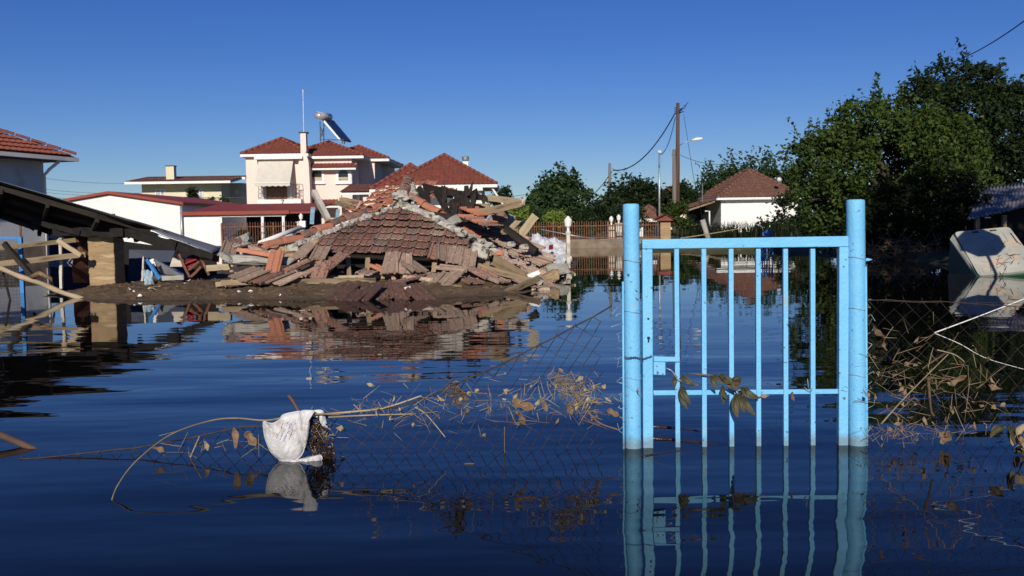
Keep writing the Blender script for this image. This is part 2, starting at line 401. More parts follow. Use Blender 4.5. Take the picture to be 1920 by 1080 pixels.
def hip_roof(parent, x0, x1, y0, y1, z, h, ridge=None, m=None, ov=0.0, name='roof', gauge=.36, cap=True):
    """hip roof over a rectangle; ridge runs along the longer side"""
    m = m or X['red_roof']; W, D = x1-x0, y1-y0
    if W >= D: r0, r1 = V(x0+D/2, (y0+y1)/2, z+h), V(x1-D/2, (y0+y1)/2, z+h)
    else: r0, r1 = V((x0+x1)/2, y0+W/2, z+h), V((x0+x1)/2, y1-W/2, z+h)
    A, B, C, D_ = V(x0,y0,z), V(x1,y0,z), V(x1,y1,z), V(x0,y1,z)
    if W >= D: faces = [(A,B,r1,r0), (B,C,r1), (C,D_,r0,r1), (D_,A,r0)]
    else: faces = [(A,B,r0), (B,C,r1,r0), (C,D_,r1), (D_,A,r0,r1)]
    mb = MB()
    for fc in faces: tile_sheet(mb, fc, gauge=gauge)
    ro = mb.build(name, m, parent)
    if cap:
        cb = MB()
        for a, b in ((A,r0),(B,r1 if W>=D else r0),(C,r1),(D_,r0 if W>=D else r1),(r0,r1)):
            k = max(2, int((b-a).length/.38))
            for i in range(k):
                p, q = a.lerp(b, i/k), a.lerp(b, (i+1.08)/k)
                cb.tube([p+V(0,0,.05), q+V(0,0,.035)], [.115, .095], 7)
        cb.build('ridge_cap', m, ro, True)
    fb = MB(); t = .16
    for a, b in ((A,B),(B,C),(C,D_),(D_,A)):
        d = (b-a).normalized(); nrm = V(d.y, -d.x, 0)
        fb.bar(a+V(0,0,-t/2-.005)+nrm*.02, b+V(0,0,-t/2-.005)+nrm*.02, .05, t)
    fb.bx(x0+.03, x1-.03, y0+.03, y1-.03, z-.14, z-.1)
    fb.build('fascia', X['white'], ro)
    return ro
# a single interlocking clay tile (local x across, y up the slope, z up)
def tile_mesh(name, m, wd=.225, ln=.42):
    prof = [(-.5,.0),(-.44,.026),(-.34,.030),(-.28,.006),(-.02,.0),(.02,.014),(.08,.014),(.12,.0),(.36,.0),(.40,.018),(.5,.014)]
    v = []; f = []; k = len(prof)
    for y, dz in ((0, .012), (ln, -.006)):
        for x, z in prof: v.append((x*wd, y, z+dz))
        for x, z in prof: v.append((x*wd, y, z+dz-.016))
    for i in range(k-1):
        f += [(i, i+1, 2*k+i+1, 2*k+i), (k+i+1, k+i, 3*k+i, 3*k+i+1), (k+i, k+i+1, i+1, i), (2*k+i, 2*k+i+1, 3*k+i+1, 3*k+i)]
    f += [(0, 2*k, 3*k, k), (k-1, 2*k-1, 4*k-1, 3*k-1)]
    me = bpy.data.meshes.new(name); me.from_pydata(v, [], f); me.materials.append(m); me.update()
    return me
def cap_mesh(name, m, r=.092, ln=.42):
    mb = MB(); n = 8; v = []
    for y, rr in ((0, r), (.05, r*1.06), (.055, r), (ln, r*.86)):
        for s in (1, .86):
            for k in range(n+1):
                q = math.pi*k/n; v.append((math.cos(q)*rr*s, y, math.sin(q)*rr*s*.85))
    f = []; st = 2*(n+1)
    for j in range(3):
        for k in range(n):
            f += [(j*st+k, j*st+k+1, (j+1)*st+k+1, (j+1)*st+k), (j*st+n+1+k+1, j*st+n+1+k, (j+1)*st+n+1+k, (j+1)*st+n+1+k+1)]
    for j in (0, 3):
        for k in range(n): f.append((j*st+k, j*st+n+1+k, j*st+n+2+k, j*st+k+1))
    me = bpy.data.meshes.new(name); me.from_pydata(v, [], f); me.materials.append(m)
    for p in me.polygons: p.use_smooth = False
    return me
TILE = {k: tile_mesh('tile_'+k, X[k]) for k in ('tile', 'tile_dusty', 'tile_clean', 'tile_wet', 'red_roof')}
CAPM = {k: cap_mesh('cap_'+k, X[k]) for k in ('tile', 'tile_dusty', 'tile_clean', 'tile_wet', 'red_roof')}
def in_poly(x, y, q):
    r = False; k = len(q)
    for i in range(k):
        (ax, ay), (bx, by) = q[i], q[(i+1) % k]
        if (ay > y) != (by > y) and x < (bx-ax)*(y-ay)/(by-ay)+ax: r = not r
    return r
def tile_field(parent, P, me, pitch=.215, gauge=.355, jit=0.0, miss=0.0, sag=0.0, name='tile', lift=.0, sc=1.0):
    """separate tiles laid in courses over the polygon P (P[0]-P[1] the eave)"""
    P = [Vector(p) for p in P]; u, v, n = plane_axes(P)
    q = [((p-P[0]).dot(u), (p-P[0]).dot(v)) for p in P]
    us = [a for a, b in q]; vsq = [b for a, b in q]; c = 0
    for j in range(int(min(vsq)/gauge)-1, int(max(vsq)/gauge)+1):
        for i in range(int(min(us)/pitch)-1, int(max(us)/pitch)+2):
            x, y = (i+.5)*pitch, j*gauge
            if not in_poly(x, y+.16, q) or random.random() < miss: continue
            g = lambda s: random.gauss(0, s)
            z = sag*noise.noise(Vector((x*.7, y*.7, 1.3)))
            M = frame_matrix(P[0]+u*(x+g(jit*.3))+v*(y+g(jit*.4))+n*(z+lift), u, v, n) @ Matrix.Rotation(R(5.0)*-1+g(jit*.4), 4, 'X') @ Matrix.Rotation(g(jit), 4, 'Z') @ Matrix.Rotation(g(jit*.5), 4, 'Y') @ Matrix.Scale(sc, 4)
            link(name, me if not isinstance(me, (list, tuple)) else random.choice(me), parent, M); c += 1
    return c
def plank(name, a, b, w, t, m, parent=None, roll=0.0, seg=6, rough=.006, jag=0.0):
    """a board from a to b with its grain along its length"""
    a = Vector(a); b = Vector(b); x = b-a; L = x.length; x.normalize()
    y = Vector((0,0,1)).cross(x)
    if y.length < 1e-3: y = Vector((1,0,0))
    y.normalize(); z = x.cross(y)
    M = frame_matrix((a+b)/2, x, y, z) @ Matrix.Rotation(roll, 4, 'X')
    v = []; f = []
    for i in range(seg+1):
        for (sy, sz) in ((-1,-1),(1,-1),(1,1),(-1,1)):
            e = random.uniform(-jag, jag) if i in (0, seg) else 0
            v.append((-L/2+L*i/seg+e, sy*w/2+random.uniform(-rough, rough), sz*t/2+random.uniform(-rough, rough)))
    for i in range(seg):
        for k in range(4): f.append((i*4+k, i*4+(k+1)%4, i*4+4+(k+1)%4, i*4+4+k))
    f += [(3,2,1,0), tuple(seg*4+k for k in range(4))]
    me = bpy.data.meshes.new(name); me.from_pydata(v, [], f); me.materials.append(m)
    return link(name, me, parent, M)

# ================================================================ buildings
def window(parent, x0, x1, y, z0, z1, fm, gm, name='window', dp=.06):
    fr = MB(); w_ = .07
    fr.bx(x0, x0+w_, y-dp, y, z0, z1); fr.bx(x1-w_, x1, y-dp, y, z0, z1)
    fr.bx(x0+w_, x1-w_, y-dp, y, z1-w_, z1); fr.bx(x0+w_, x1-w_, y-dp, y, z0, z0+w_)
    fr.bx((x0+x1)/2-.03, (x0+x1)/2+.03, y-dp+.01, y, z0+w_, z1-w_)
    o = fr.build(name, fm, parent)
    MB().bx(x0+.03, x1-.03, y-.025, y-.005, z0+.03, z1-.03).build('pane', gm, o)
    return o

# --- grey house whose long side runs along the left edge
gh = thing('grey_house', 'grey rendered house with red tiled hip roof cut off at the left edge', 'house', (-18, 26, 0))
g = MB(); g.bx(-22, -14.6, 19, 31.2, -.6, 3.25); g.build('wall', X['grey_wall'], gh)
g = MB(); g.bx(-22.01, -14.585, 18.98, 31.215, -.55, .62); g.build('flood_stain', X['mudstain'], gh)
EX, EY, EZ, PK = -13.9, 31.85, 3.38, math.tan(R(25))
ro = MB(); ro.bx(-22.6, EX+.02, 18.4, EY-.02, EZ-.16, EZ-.06); roof_o = ro.build('roof', X['dkbrown_roof'], gh)
for nm, P in (('side', (V(EX,EY,EZ), V(EX,18.4,EZ), V(EX-4.3,22.7,EZ+4.3*PK), V(EX-4.3,EY-4.3,EZ+4.3*PK))),):
    P = [P[1], P[0], P[3], P[2]]
    tile_field(roof_o, [P[0]+V(0,8.2,0), P[1], P[2], P[3]+V(0,2,0)], TILE['red_roof'], pitch=.24, gauge=.36, jit=.008, lift=.03)
b_ = MB(); b_.quad(V(EX,18.4,EZ-.02), V(EX,EY,EZ-.02), V(EX-4.3,EY-4.3,EZ+4.3*PK-.02), V(EX-4.3,22.7,EZ+4.3*PK-.02))
b_.quad(V(EX,EY,EZ-.02), V(-22.6,EY,EZ-.02), V(-18.4,EY-4.3,EZ+4.3*PK-.02), V(EX-4.3,EY-4.3,EZ+4.3*PK-.02)); b_.build('roof_deck', X['red_roof'], roof_o)
for i in range(14):
    a = V(EX,EY,EZ).lerp(V(EX-4.3,EY-4.3,EZ+4.3*PK), i/14)
    d = V(-1,-1,PK).normalized(); s_ = V(1,-1,0).normalized()
    link('ridge_tile', CAPM['red_roof'], roof_o, frame_matrix(a+V(0,0,.06), -s_, d, (-s_).cross(d)))
gt = MB(); gt.bar((EX+.05,18.4,EZ-.1),(EX+.05,EY,EZ-.1),.11,.12); gt.build('gutter', X['grey_wall'], gh)
dp = MB(); dp.tube([(EX+.03,31.1,EZ-.15),(-14.3,31.1,EZ-.42),(-14.5,31.1,EZ-.6),(-14.5,31.1,.1)],.05,8); dp.build('downpipe', X['white'], gh, True)
wn = MB(); wn.bx(-14.6,-14.53,26.6,27.35,.72,1.72); wno = wn.build('window', X['white'], gh)
MB().bx(-14.54,-14.52,26.7,27.25,.80,1.64).build('pane', X['glass'], wno)

_c = Matrix.Translation((-14.2,31.2,0))
gh.matrix_world = _c @ Matrix.Rotation(R(-15),4,'Z') @ _c.inverted() @ Matrix.Translation((-18,26,0))
# --- dark sheet-metal outbuilding between the grey house and the shed
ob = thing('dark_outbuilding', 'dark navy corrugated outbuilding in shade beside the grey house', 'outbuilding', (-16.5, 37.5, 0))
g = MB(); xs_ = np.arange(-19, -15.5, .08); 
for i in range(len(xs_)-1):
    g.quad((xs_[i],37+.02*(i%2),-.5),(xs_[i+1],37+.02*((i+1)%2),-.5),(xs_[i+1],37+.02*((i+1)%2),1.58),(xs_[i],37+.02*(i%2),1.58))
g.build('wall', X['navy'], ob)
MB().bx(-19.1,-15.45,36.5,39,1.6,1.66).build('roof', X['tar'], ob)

# --- white gabled shed
sh = thing('white_shed', 'long white gabled shed with low red roof behind the fallen sheet roof', 'shed', (-19.4, 50, 0))
A = [at(73,392,48), at(205,364.5,48), at(338,384,48)]
zb = -.4; xl, xr, za, ze = A[0].x, A[2].x, A[1].z, A[2].z; xm = A[1].x
g = MB(); g.prism([(xl,48,zb),(xr,48,zb),(xr,48,ze),(xm,48,za),(xl,48,ze)], (0,14,0)); g.build('wall', X['wall_white'], sh)
g = MB()
for (xa, xb, s_) in ((xl-.15, xm, 1), (xm, xr+.2, 1)):
    z0_, z1_ = (ze-.02 if xa < xm-1 else za, za if xa < xm-1 else ze-.03)
    g.prism([(xa,47.8,z0_+.02),(xb,47.8,z1_+.02),(xb,47.8,z1_+.15),(xa,47.8,z0_+.15)], (0,14.4,0))
g.build('roof', X['red_metal'], sh)
MB().tube([(xr+.06,47.94,ze-.05),(xr+.06,47.94,zb)],.07,8).build('downpipe', X['galv'], sh, True)

# --- carport / annexe with red sheet roof in front of the pink house
cp = thing('carport', 'white walled carport with red sheet roof in front of the pink house', 'carport', (-13, 47, 0))
a0, a1 = at(341,404,46), at(534,401,46); b0, b1 = at(345,398,49), at(592,384,51.5)
g = MB(); zf = (a0.z+a1.z)/2
g.prism([(a0.x,46,zf),(a1.x+.2,46,zf),(a1.x+.2,46,zf+.16),(a0.x,46,zf+.16)], (0,.12,0))
g.prism([(a0.x,46.12,zf+.02),(a0.x,51.5,zf+.52),(a0.x,51.5,zf+.6),(a0.x,46.12,zf+.1)], (a1.x+1.2-a0.x,0,0))
g.build('roof', X['red_metal'], cp)
xa, xb = a0.x+.02, at(413,430,46.2).x
g = MB(); g.bx(xa, xb, 46.2, 46.4, -.4, zf-.005); g.bx(xa, xa+.15, 46.4, 51, -.4, zf+.0); g.build('wall', X['wall_white'], cp)
for px in (415, 493, 532):
    x = at(px,430,46.25).x; MB().bx(x-.06, x+.06, 46.2, 46.32, -.3, zf-.1).build('post', X['white'], cp)
MB().bx(xb, a1.x, 46.18, 46.3, zf-.1, zf-.005).build('beam', X['white'], cp)
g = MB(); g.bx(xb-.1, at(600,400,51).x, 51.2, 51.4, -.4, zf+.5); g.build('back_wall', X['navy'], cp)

# --- iron railing fence before the carport, and the long one on the right
def rail_fence(name, label, pA, pB, z0, z1, sp, wallh, posts=()):
    t = thing(name, label, 'fence', ((pA.x+pB.x)/2, pA.y, 0))
    d = (pB-pA); d.z = 0; L = d.length; d.normalize(); k = int(L/sp)
    b = MB()
    for i in range(k+1):
        p = pA + d*(i*sp); b.bx(p.x-.012, p.x+.012, p.y-.012, p.y+.012, z0, z1+.07*(1 if i % 2 else .6))
    b.build('bars', X['rust'], t)
    r = MB()
    for z in (z0+.08, z1-.14): r.bar((pA.x,pA.y,z),(pB.x,pB.y,z),.035,.035)
    r.build('rail', X['rust'], t)
    for i in range(int(L/2.3)+1):
        p = pA+d*(i*2.3); MB().bx(p.x-.035,p.x+.035,p.y-.035,p.y+.035,z0,z1+.04).build('post', X['rust'], t)
    if wallh is not None:
        n = V(-d.y, d.x, 0)
        MB().prism([pA.xy.to_3d()+V(0,-.1,-.5), pB.xy.to_3d()+V(0,-.1,-.5), pB.xy.to_3d()+V(0,-.1,wallh), pA.xy.to_3d()+V(0,-.1,wallh)], (0,.2,0)).build('base_wall', X['mudstain'], t)
    return t
rail_fence('iron_fence', 'rusty iron bar fence in front of the dark carport opening', at(416,430,44.5), at(566,430,44.5), .0, 1.22, .115, -.05)
rail_fence('iron_fence', 'long rusty iron bar fence with low concrete base beyond the flood', at(935,430,42), at(1236,430,42), .34, 1.06, .10, .36)
def lamp_pillar(px, pyt, Y, wd, label, m):
    p = at(px, pyt, Y); t = thing('lamp_pillar', label, 'pillar', (p.x, p.y, 0))
    MB().bx(p.x-wd/2, p.x+wd/2, p.y-wd/2, p.y+wd/2, -.3, p.z-.42).build('shaft', m, t)
    c = MB(); c.bx(p.x-wd*.66, p.x+wd*.66, p.y-wd*.66, p.y+wd*.66, p.z-.42, p.z-.37); c.build('cap', m, t)
    l = MB(); l.lathe((p.x,p.y,p.z-.37), [(.035,0),(.03,.08),(.075,.13),(.095,.26),(.10,.27),(.05,.33),(.015,.37)], 10); l.build('lantern', X['white'], t)
    return t
lamp_pillar(1146, 405, 42.6, .24, 'white lantern pillar on the far fence, left one of the pair', X['wood_white'])
lamp_pillar(1160, 402, 43.2, .26, 'white lantern pillar on the far fence, right one of the pair', X['wood_white'])
lamp_pillar(564, 400, 45, .3, 'pinkish pillar with white lantern beside the carport', X['pink'])
lamp_pillar(1065, 405, 24, .085, 'slender white lantern post standing at the end of the rubble', X['wood_white'])

# --- concrete gate pillar with a little tiled cap
gp = thing('gate_pillar', 'stained concrete gate pillar with small red tiled cap by the utility poles', 'pillar', (at(1246,430,43).x, 43, 0))
pl, pr = at(1237,414,43), at(1256,414,43)
MB().bx(pl.x, pr.x, 42.8, 43.3, -.4, pl.z).build('shaft', X['plaster'], gp)
c_ = MB(); xm_ = (pl.x+pr.x)/2; hz = pl.z
tile_sheet(c_, [V(pl.x-.28,42.6,hz+.02), V(pl.x-.28,43.5,hz+.02), V(xm_,43.5,hz+.24), V(xm_,42.6,hz+.24)], pitch=.2, gauge=.2)
tile_sheet(c_, [V(pr.x+.12,43.5,hz+.02), V(pr.x+.12,42.6,hz+.02), V(xm_,42.6,hz+.24), V(xm_,43.5,hz+.24)], pitch=.2, gauge=.2)
c_.prism([(pl.x-.26,42.62,hz+.0),(pr.x+.1,42.62,hz+.0),(xm_,42.62,hz+.22)], (0,.86,0)); c_.build('cap', X['red_roof'], gp)
# --- small pavilion with red pyramid roof
kp = at(1217,418,54); kk = thing('entrance_pavilion', 'small pavilion with red pyramid roof and white fascia behind the fence', 'pavilion', (kp.x, 54, 0))
for sx in (-.5,.5):
    for sy in (-.5,.5): MB().bx(kp.x+sx-.09,kp.x+sx+.09,54+sy-.09,54+sy+.09,-.2,1.05).build('post', X['white'], kk)
hip_roof(kk, kp.x-.72, kp.x+.72, 53.28, 54.72, 1.2, .66, m=X['brown_roof'])

# --- two-storey pink house
ph = thing('pink_house', 'two-storey pale pink house with red hip roofs and a canvas awning', 'house', (-12.5, 64, 0))
SC = F/61.0
pL, pM = at(462,340,61), at(572,340,61)
zE1 = at(515,289,61).z
W = MB(); W.bx(pL.x, pM.x, 61, 68, -.4, zE1-.05)
p2l, p2r = at(572,340,62), at(660,340,62); zE2 = at(620,293,62).z
W.bx(pM.x+.003, p2r.x, 62, 69, -.4, zE2-.05)
p3l, p3r = at(660,340,65), at(703,340,65); zE3 = at(690,298,65).z
W.bx(p2r.x+.003, p3r.x, 65, 70.5, -.4, zE3-.05)
p4r = at(728,340,69); W.bx(p3r.x+.003, p4r.x, 69, 73, -.4, zE3-.2)
W.build('wall', X['pink'], ph)
hip_roof(ph, pL.x-.2, pM.x+.25, 60.7, 68.4, zE1, 1.05, name='roof')
hip_roof(ph, pM.x-1.6, p2r.x+.75, 61.7, 69.5, zE2+.002, 1.02, name='roof')
hip_roof(ph, p2r.x-2.5, p4r.x+.55, 64.8, 73.4, zE3-.004, .95, name='roof')
# cornice box under the eave above the awning
xc0, xc1 = at(478,290,60.6).x, at(568,290,60.6).x
MB().bx(xc0, xc1, 60.35, 60.99, zE1-.34, zE1-.17).build('cornice', X['white'], ph)
# awning
za0, za1 = at(520,297,60.4).z, at(520,343,59.6).z
xa0, xa1 = at(484,300,60.6).x, at(549,300,60.6).x; xb0, xb1 = at(477,343,59.4).x, at(543,343,59.4).x
aw = MB(); N = 24
for i in range(N):
    s0, s1 = i/N, (i+1)/N
    T0, T1 = V(xa0+(xa1-xa0)*s0, 60.75, za0), V(xa0+(xa1-xa0)*s1, 60.75, za0)
    B0, B1 = V(xb0+(xb1-xb0)*s0, 59.5, za1), V(xb0+(xb1-xb0)*s1, 59.5, za1)
    m0, m1 = T0.lerp(B0,.5)+V(0,0,-.06), T1.lerp(B1,.5)+V(0,0,-.06)
    aw.quad(T0,T1,m1,m0); aw.quad(m0,m1,B1,B0)
    sc = lambda s: -.16-.05*abs(math.sin(s*math.pi*6))
    aw.quad(B0,B1,B1+V(0,0,sc(s1)),B0+V(0,0,sc(s0)))
awo = aw.build('awning', X['awning'], ph)
MB().tube([(xb0,59.5,za1),(xb1,59.5,za1)],.03,6).build('bar', X['white'], awo)
for x_ in (xa0,xa1): MB().tube([(x_,60.98,za1+.2),((x_+ (xb0 if x_==xa0 else xb1))/2,59.52,za1)],.02,5).build('arm', X['white'], awo)
# balcony
zs = at(520,381,60).z; bx0, bx1 = at(482,380,59.7).x, at(564,380,59.7).x
MB().bx(bx0, bx1, 59.75, 61.0, zs-.08, zs+.22).build('balcony', X['white'], ph)
blo = ph.children[-1]
rl = MB()
zt = zs+1.12
xs_ = np.linspace(bx0+.08, bx1-.08, 30)
for x_ in xs_: rl.tube([(x_,59.82,zs+.22),(x_,59.79 if 6<0 else 59.82,zt)],.012,4)
for x0_ in (bx0+.2, bx1-.2):
    for k in range(3):
        c0 = V(x0_, 59.72, zs+.45+k*.25)
        rl.tube([c0+V(math.cos(q)*.12,0,math.sin(q)*.12) for q in np.linspace(0,6.28,9)],.012,4)
rl.bar((bx0+.05,59.82,zt),(bx1-.05,59.82,zt),.04,.03); rl.bar((bx0+.05,59.82,zs+.3),(bx1-.05,59.82,zs+.3),.03,.02)
for x_ in (bx0+.06, bx1-.06): rl.bar((x_,59.82,zt),(x_,61,zt),.03,.03); 
rl.build('railing', X['iron'], blo)
# the balcony door with wooden shutters behind the railing
dx0, dx1 = at(500,365,61).x, at(538,365,61).x
dd = MB(); dd.bx(dx0,dx1,60.93,60.995,zs+.2,zs+2.1); do = dd.build('balcony_door', X['shutter'], ph)
for i in range(9): MB().bx(dx0+.06+i*(dx1-dx0-.12)/9+.02, dx0+.06+(i+1)*(dx1-dx0-.12)/9-.02, 60.9,60.928,zs+.3,zs+2.0).build('slat', X['shutter'], do)
for x_ in (at(491,365,61).x, at(545,365,61).x): MB().bx(x_-.14,x_+.14,60.9,60.99,zs+.22,zs+2.1).build('shutter', X['white'], ph)
n7 = at(529.5,378,59.74)
MB().prism([n7+V(-.09,0,.11),n7+V(.10,0,.11),n7+V(.10,0,.07),n7+V(.0,0,-.13),n7+V(-.05,0,-.13),n7+V(.045,0,.07),n7+V(-.09,0,.07)],(0,-.012,0)).build('house_number', X['iron'], blo)
# flared chimney stack between the two blocks
cx0 = at(571,300,60.9).x
ch = MB()
prof = [(-.4,.34),(at(0,355,60.9).z,.34),(at(571,305,60.9).z,.30),(at(571,290,60.9).z,.17),(at(571,250,60.9).z,.165)]
for (z0_,w0_),(z1_,w1_) in zip(prof, prof[1:]):
    n0 = len(ch.v)
    for z_,w_ in ((z0_,w0_),(z1_,w1_)):
        for sx,sy in ((-1,-1),(1,-1),(1,1),(-1,1)): ch.v.append((cx0+sx*w_, 60.9+sy*.3*min(1,w_/.2), z_))
    for k in range(4): ch.f.append((n0+k,n0+(k+1)%4,n0+4+(k+1)%4,n0+4+k))
cho = ch.build('chimney', X['pink'], ph)
zt_ = prof[-1][0]
MB().bx(cx0-.26,cx0+.26,60.6,61.2,zt_,zt_+.07).build('cowl', X['iron'], cho)
ant = MB(); zt2 = at(568,168,60.9).z
ant.tube([(cx0,60.9,zt_),(cx0+.02,60.9,zt2)],.022,5); ant.tube([(cx0,60.9,zt2),(cx0+.5,60.9,zt2-.22)],.015,4)
for k in range(4): ant.tube([(cx0+.1+.12*k,60.75,zt2-.05-.05*k),(cx0+.1+.12*k,61.05,zt2-.05-.05*k)],.008,4)
ant.build('aerial', X['galv'], cho)
# arched windows
for px in (594.5, 644):
    c = at(px,328,62); w2, hh = .30, .34
    pts = [(c.x-w2,61.99,c.z-hh),(c.x+w2,61.99,c.z-hh)]+[(c.x+math.cos(q)*w2,61.99,c.z+.06+math.sin(q)*w2) for q in np.linspace(0,math.pi,10)]
    big = [(c.x+(p[0]-c.x)*1.55,61.93,c.z+(p[2]-c.z)*1.42) for p in pts]
    s = MB().prism(big,(0,.068,0)).build('window', X['white'], ph)
    MB().prism([(p[0],61.915,p[2]) for p in pts],(0,.012,0)).build('pane', X['glass'], s)
    MB().bx(c.x-w2,c.x+w2,61.9,61.912,c.z-hh,c.z-hh+.2).build('board', X['wood_pale'], s)
    MB().bx(c.x-w2*1.7,c.x+w2*1.7,61.84,61.92,c.z-hh*1.42-.08,c.z-hh*1.42-.005).build('sill', X['white'], s)
# tiled canopy over them and porch roofs
def canopy(px0, px1, pyb, pyt, Y0, Y1, m, nm='canopy'):
    a, b = at(px0,pyb,Y0), at(px1,pyb,Y0); zt_ = at((px0+px1)/2,pyt,Y1).z
    mb = MB(); tile_sheet(mb, [V(a.x,Y0,a.z), V(b.x,Y0,a.z), V(b.x-.1,Y1,zt_), V(a.x+.1,Y1,zt_)])
    o = mb.build(nm, m, ph)
    MB().prism([(a.x,Y0+.02,a.z-.02),(b.x,Y0+.02,a.z-.02),(b.x,Y0+.02,a.z-.13),(a.x,Y0+.02,a.z-.13)],(0,.08,0)).build('fascia', X['white'], o)
    MB().prism([(a.x+.05,Y0+.1,a.z-.02),(a.x+.05,Y1,zt_-.03),(a.x+.05,Y1,zt_-.09),(a.x+.05,Y0+.1,a.z-.1)],(b.x-a.x-.1,0,0)).build('soffit', X['white'], o)
canopy(577, 667, 315, 306, 61.4, 62.0, X['red_roof'])
canopy(574, 645, 386, 375, 60.6, 62.0, X['red_roof'], 'porch_roof')
canopy(637, 752, 361, 346, 57.0, 60.0, X['dkbrown_roof'], 'porch_roof')
for px in (640, 700): 
    x_ = at(px,380,58).x; MB().bx(x_-.1,x_+.1,57.5,57.7,-.3,at(700,363,57.6).z).build('porch_post', X['pink'], ph)
# solar water heater on the roof
sw = thing('solar_water_heater', 'solar water heater with bright tank on a frame on the pink roof', 'water heater', at(620,268,64))
c = at(599,217,63.6); a_ = V(.5,.86,.0)
tk = MB(); tk.tube([c-V(.05,.35,0), c+V(.45,1.0,0)], .235, 16); tk.build('tank', X['steel'], sw, True)
p0, p1 = at(606,224,63.9), at(640,264,63.9); wv = V(.35,1.5,0)
MB().prism([p0, p1, p1+wv, p0+wv], (.06,0,.08)).build('collector', X['panel'], sw)
MB().bar(p0+V(-.03,-.03,0), p1+V(-.03,-.03,0), .07,.10).build('collector_frame', X['steel'], sw)
fr_ = MB()
for (q0,q1) in ((at(600,228,63.8),at(601,269,63.8)),(at(607,232,64.8),at(607,268,64.8)),(at(600,262,63.8),at(645,262,63.8)),(at(642,262,63.8),at(642,270,63.8)),(at(646,262,64.8),at(646,270,64.8)),(at(600,235,63.8),at(608,262,63.8)),(at(608,235,63.8),at(600,262,63.8))): fr_.bar(q0,q1,.05,.05)
fr_.build('stand', X['iron'], sw)

# --- single-storey house with big red hip roof
rh = thing('red_roof_house', 'one-storey house with large red hip roof and white fascia behind the rubble', 'house', (-4.3, 58, 0))
l_, r_ = at(688,347,55), at(931,347,55); ez = at(880,346,55).z
g = MB(); g.bx(at(850,380,56).x, at(904,380,56).x, 56, 62, -.4, ez-.1); g.bx(l_.x+.6, at(850,380,57).x-.003, 57, 62, -.4, ez-.1); g.build('wall', X['wall_white'], rh)
hip_roof(rh, at(840,347,55).x-3.4, r_.x, 55, 62.2, ez, at(815,293,58.6).z-ez)
hip_roof(rh, l_.x, at(840,347,55).x-.3, 56.2, 62.1, ez-.15, 1.45)
MB().bx(at(851,352,54.9).x, at(905,352,54.9).x, 54.85, 54.99, ez-.34, ez-.14).build('cornice', X['white'], rh)
for px in (893, 922):
    a, b = at(px-4,360,55.3), at(px+14,390,55.3)
    MB().bar(at(px,352,55.2), at(px+24,388,55.4), .09, .09).build('leaning_prop', X['white'], rh)
ch = MB(); c = at(873,310,59); ch.bx(c.x-.16,c.x+.16,58.85,59.15,c.z-.5,c.z+.22); cho = ch.build('chimney', X['white'], rh)
MB().lathe((c.x,59,c.z+.22),[(.12,0),(.2,.1),(.22,.28),(.1,.32)],10).build('cowl', X['galv'], cho)
MB().bx(at(866,380,55.95).x,at(868,380,55.95).x,55.93,55.99,-.3,ez-.35).build('downpipe', X['rust'], rh)

# --- cream house far left
yh_ = thing('cream_house', 'cream two-tier house with brown tiled roofs and roof chimney behind the shed', 'house', (-25, 82, 0))
yl, yr = at(266,360,80), at(415,360,80); yz = at(300,342,80).z; yR = at(455,360,83).x
g = MB(); g.bx(yl.x, yr.x, 80, 90, -.4, yz); g.bx(yr.x+.003, yR, 83, 90, -.4, yz); g.build('wall', X['cream'], yh_)
def slab_roof(px0,px1,py,Y0,Y1,h,m,z=None):
    a,b = at(px0,py,Y0),at(px1,py,Y0); z = a.z if z is None else z
    mb = MB(); tile_sheet(mb,[V(a.x,Y0,z),V(b.x,Y0,z),V(b.x,Y1,z+h),V(a.x,Y1,z+h)],gauge=.4)
    o = mb.build('roof', m, yh_)
    MB().prism([(a.x,Y0,z-.2),(b.x,Y0,z-.2),(b.x,Y0,z-.01),(a.x,Y0,z-.01)],(0,.2,0)).build('fascia', X['white'], o)
    MB().prism([(a.x+.02,Y0+.2,z-.18),(a.x+.02,Y1,z+h-.18),(a.x+.02,Y1,z+h-.06),(a.x+.02,Y0+.2,z-.05)],(b.x-a.x-.04,0,0)).build('soffit', X['white'], o)
    return o
slab_roof(233, 432, 341, 78.6, 84, .62, X['dkbrown_roof'])
slab_roof(277, 460, 334, 82, 88, .35, X['dkbrown_roof'], at(277,334,82).z)
ch = MB(); c = at(321,325,80.5); ch.bx(c.x-.32,c.x+.32,80.2,80.8,c.z-.6,c.z+.55); cho = ch.build('chimney', X['cream'], yh_)
MB().bx(c.x-.36,c.x+.36,80.16,80.84,c.z+.55,c.z+.62).build('cowl', X['iron'], cho)
for px0,px1,pt,pb in ((291,311,355,371),(367,382,354,373)): 
    a, b = at(px0,pt,79.98), at(px1,pb,79.98); window(yh_, a.x, b.x, 79.99, b.z, a.z, X['white'], X['galv'])
a, b = at(420,357,82.98), at(428,376,82.98); MB().bx(a.x,b.x,82.93,82.99,b.z,a.z).build('door', X['glass'], yh_)
a, b = at(441,357,82.98), at(447,364,82.98); MB().bx(a.x,b.x,82.93,82.99,b.z,a.z).build('window', X['white'], yh_)
rb = MB(); a, b = at(372,371,79), at(468,374,79)
for i in range(40): x_ = a.x+(b.x-a.x)*i/39; rb.bx(x_-.012,x_+.012,79,79.02,a.z-.9,a.z)
rb.bar((a.x,79,a.z),(b.x,79,a.z),.04,.04); rb.build('railing', X['iron'], yh_)

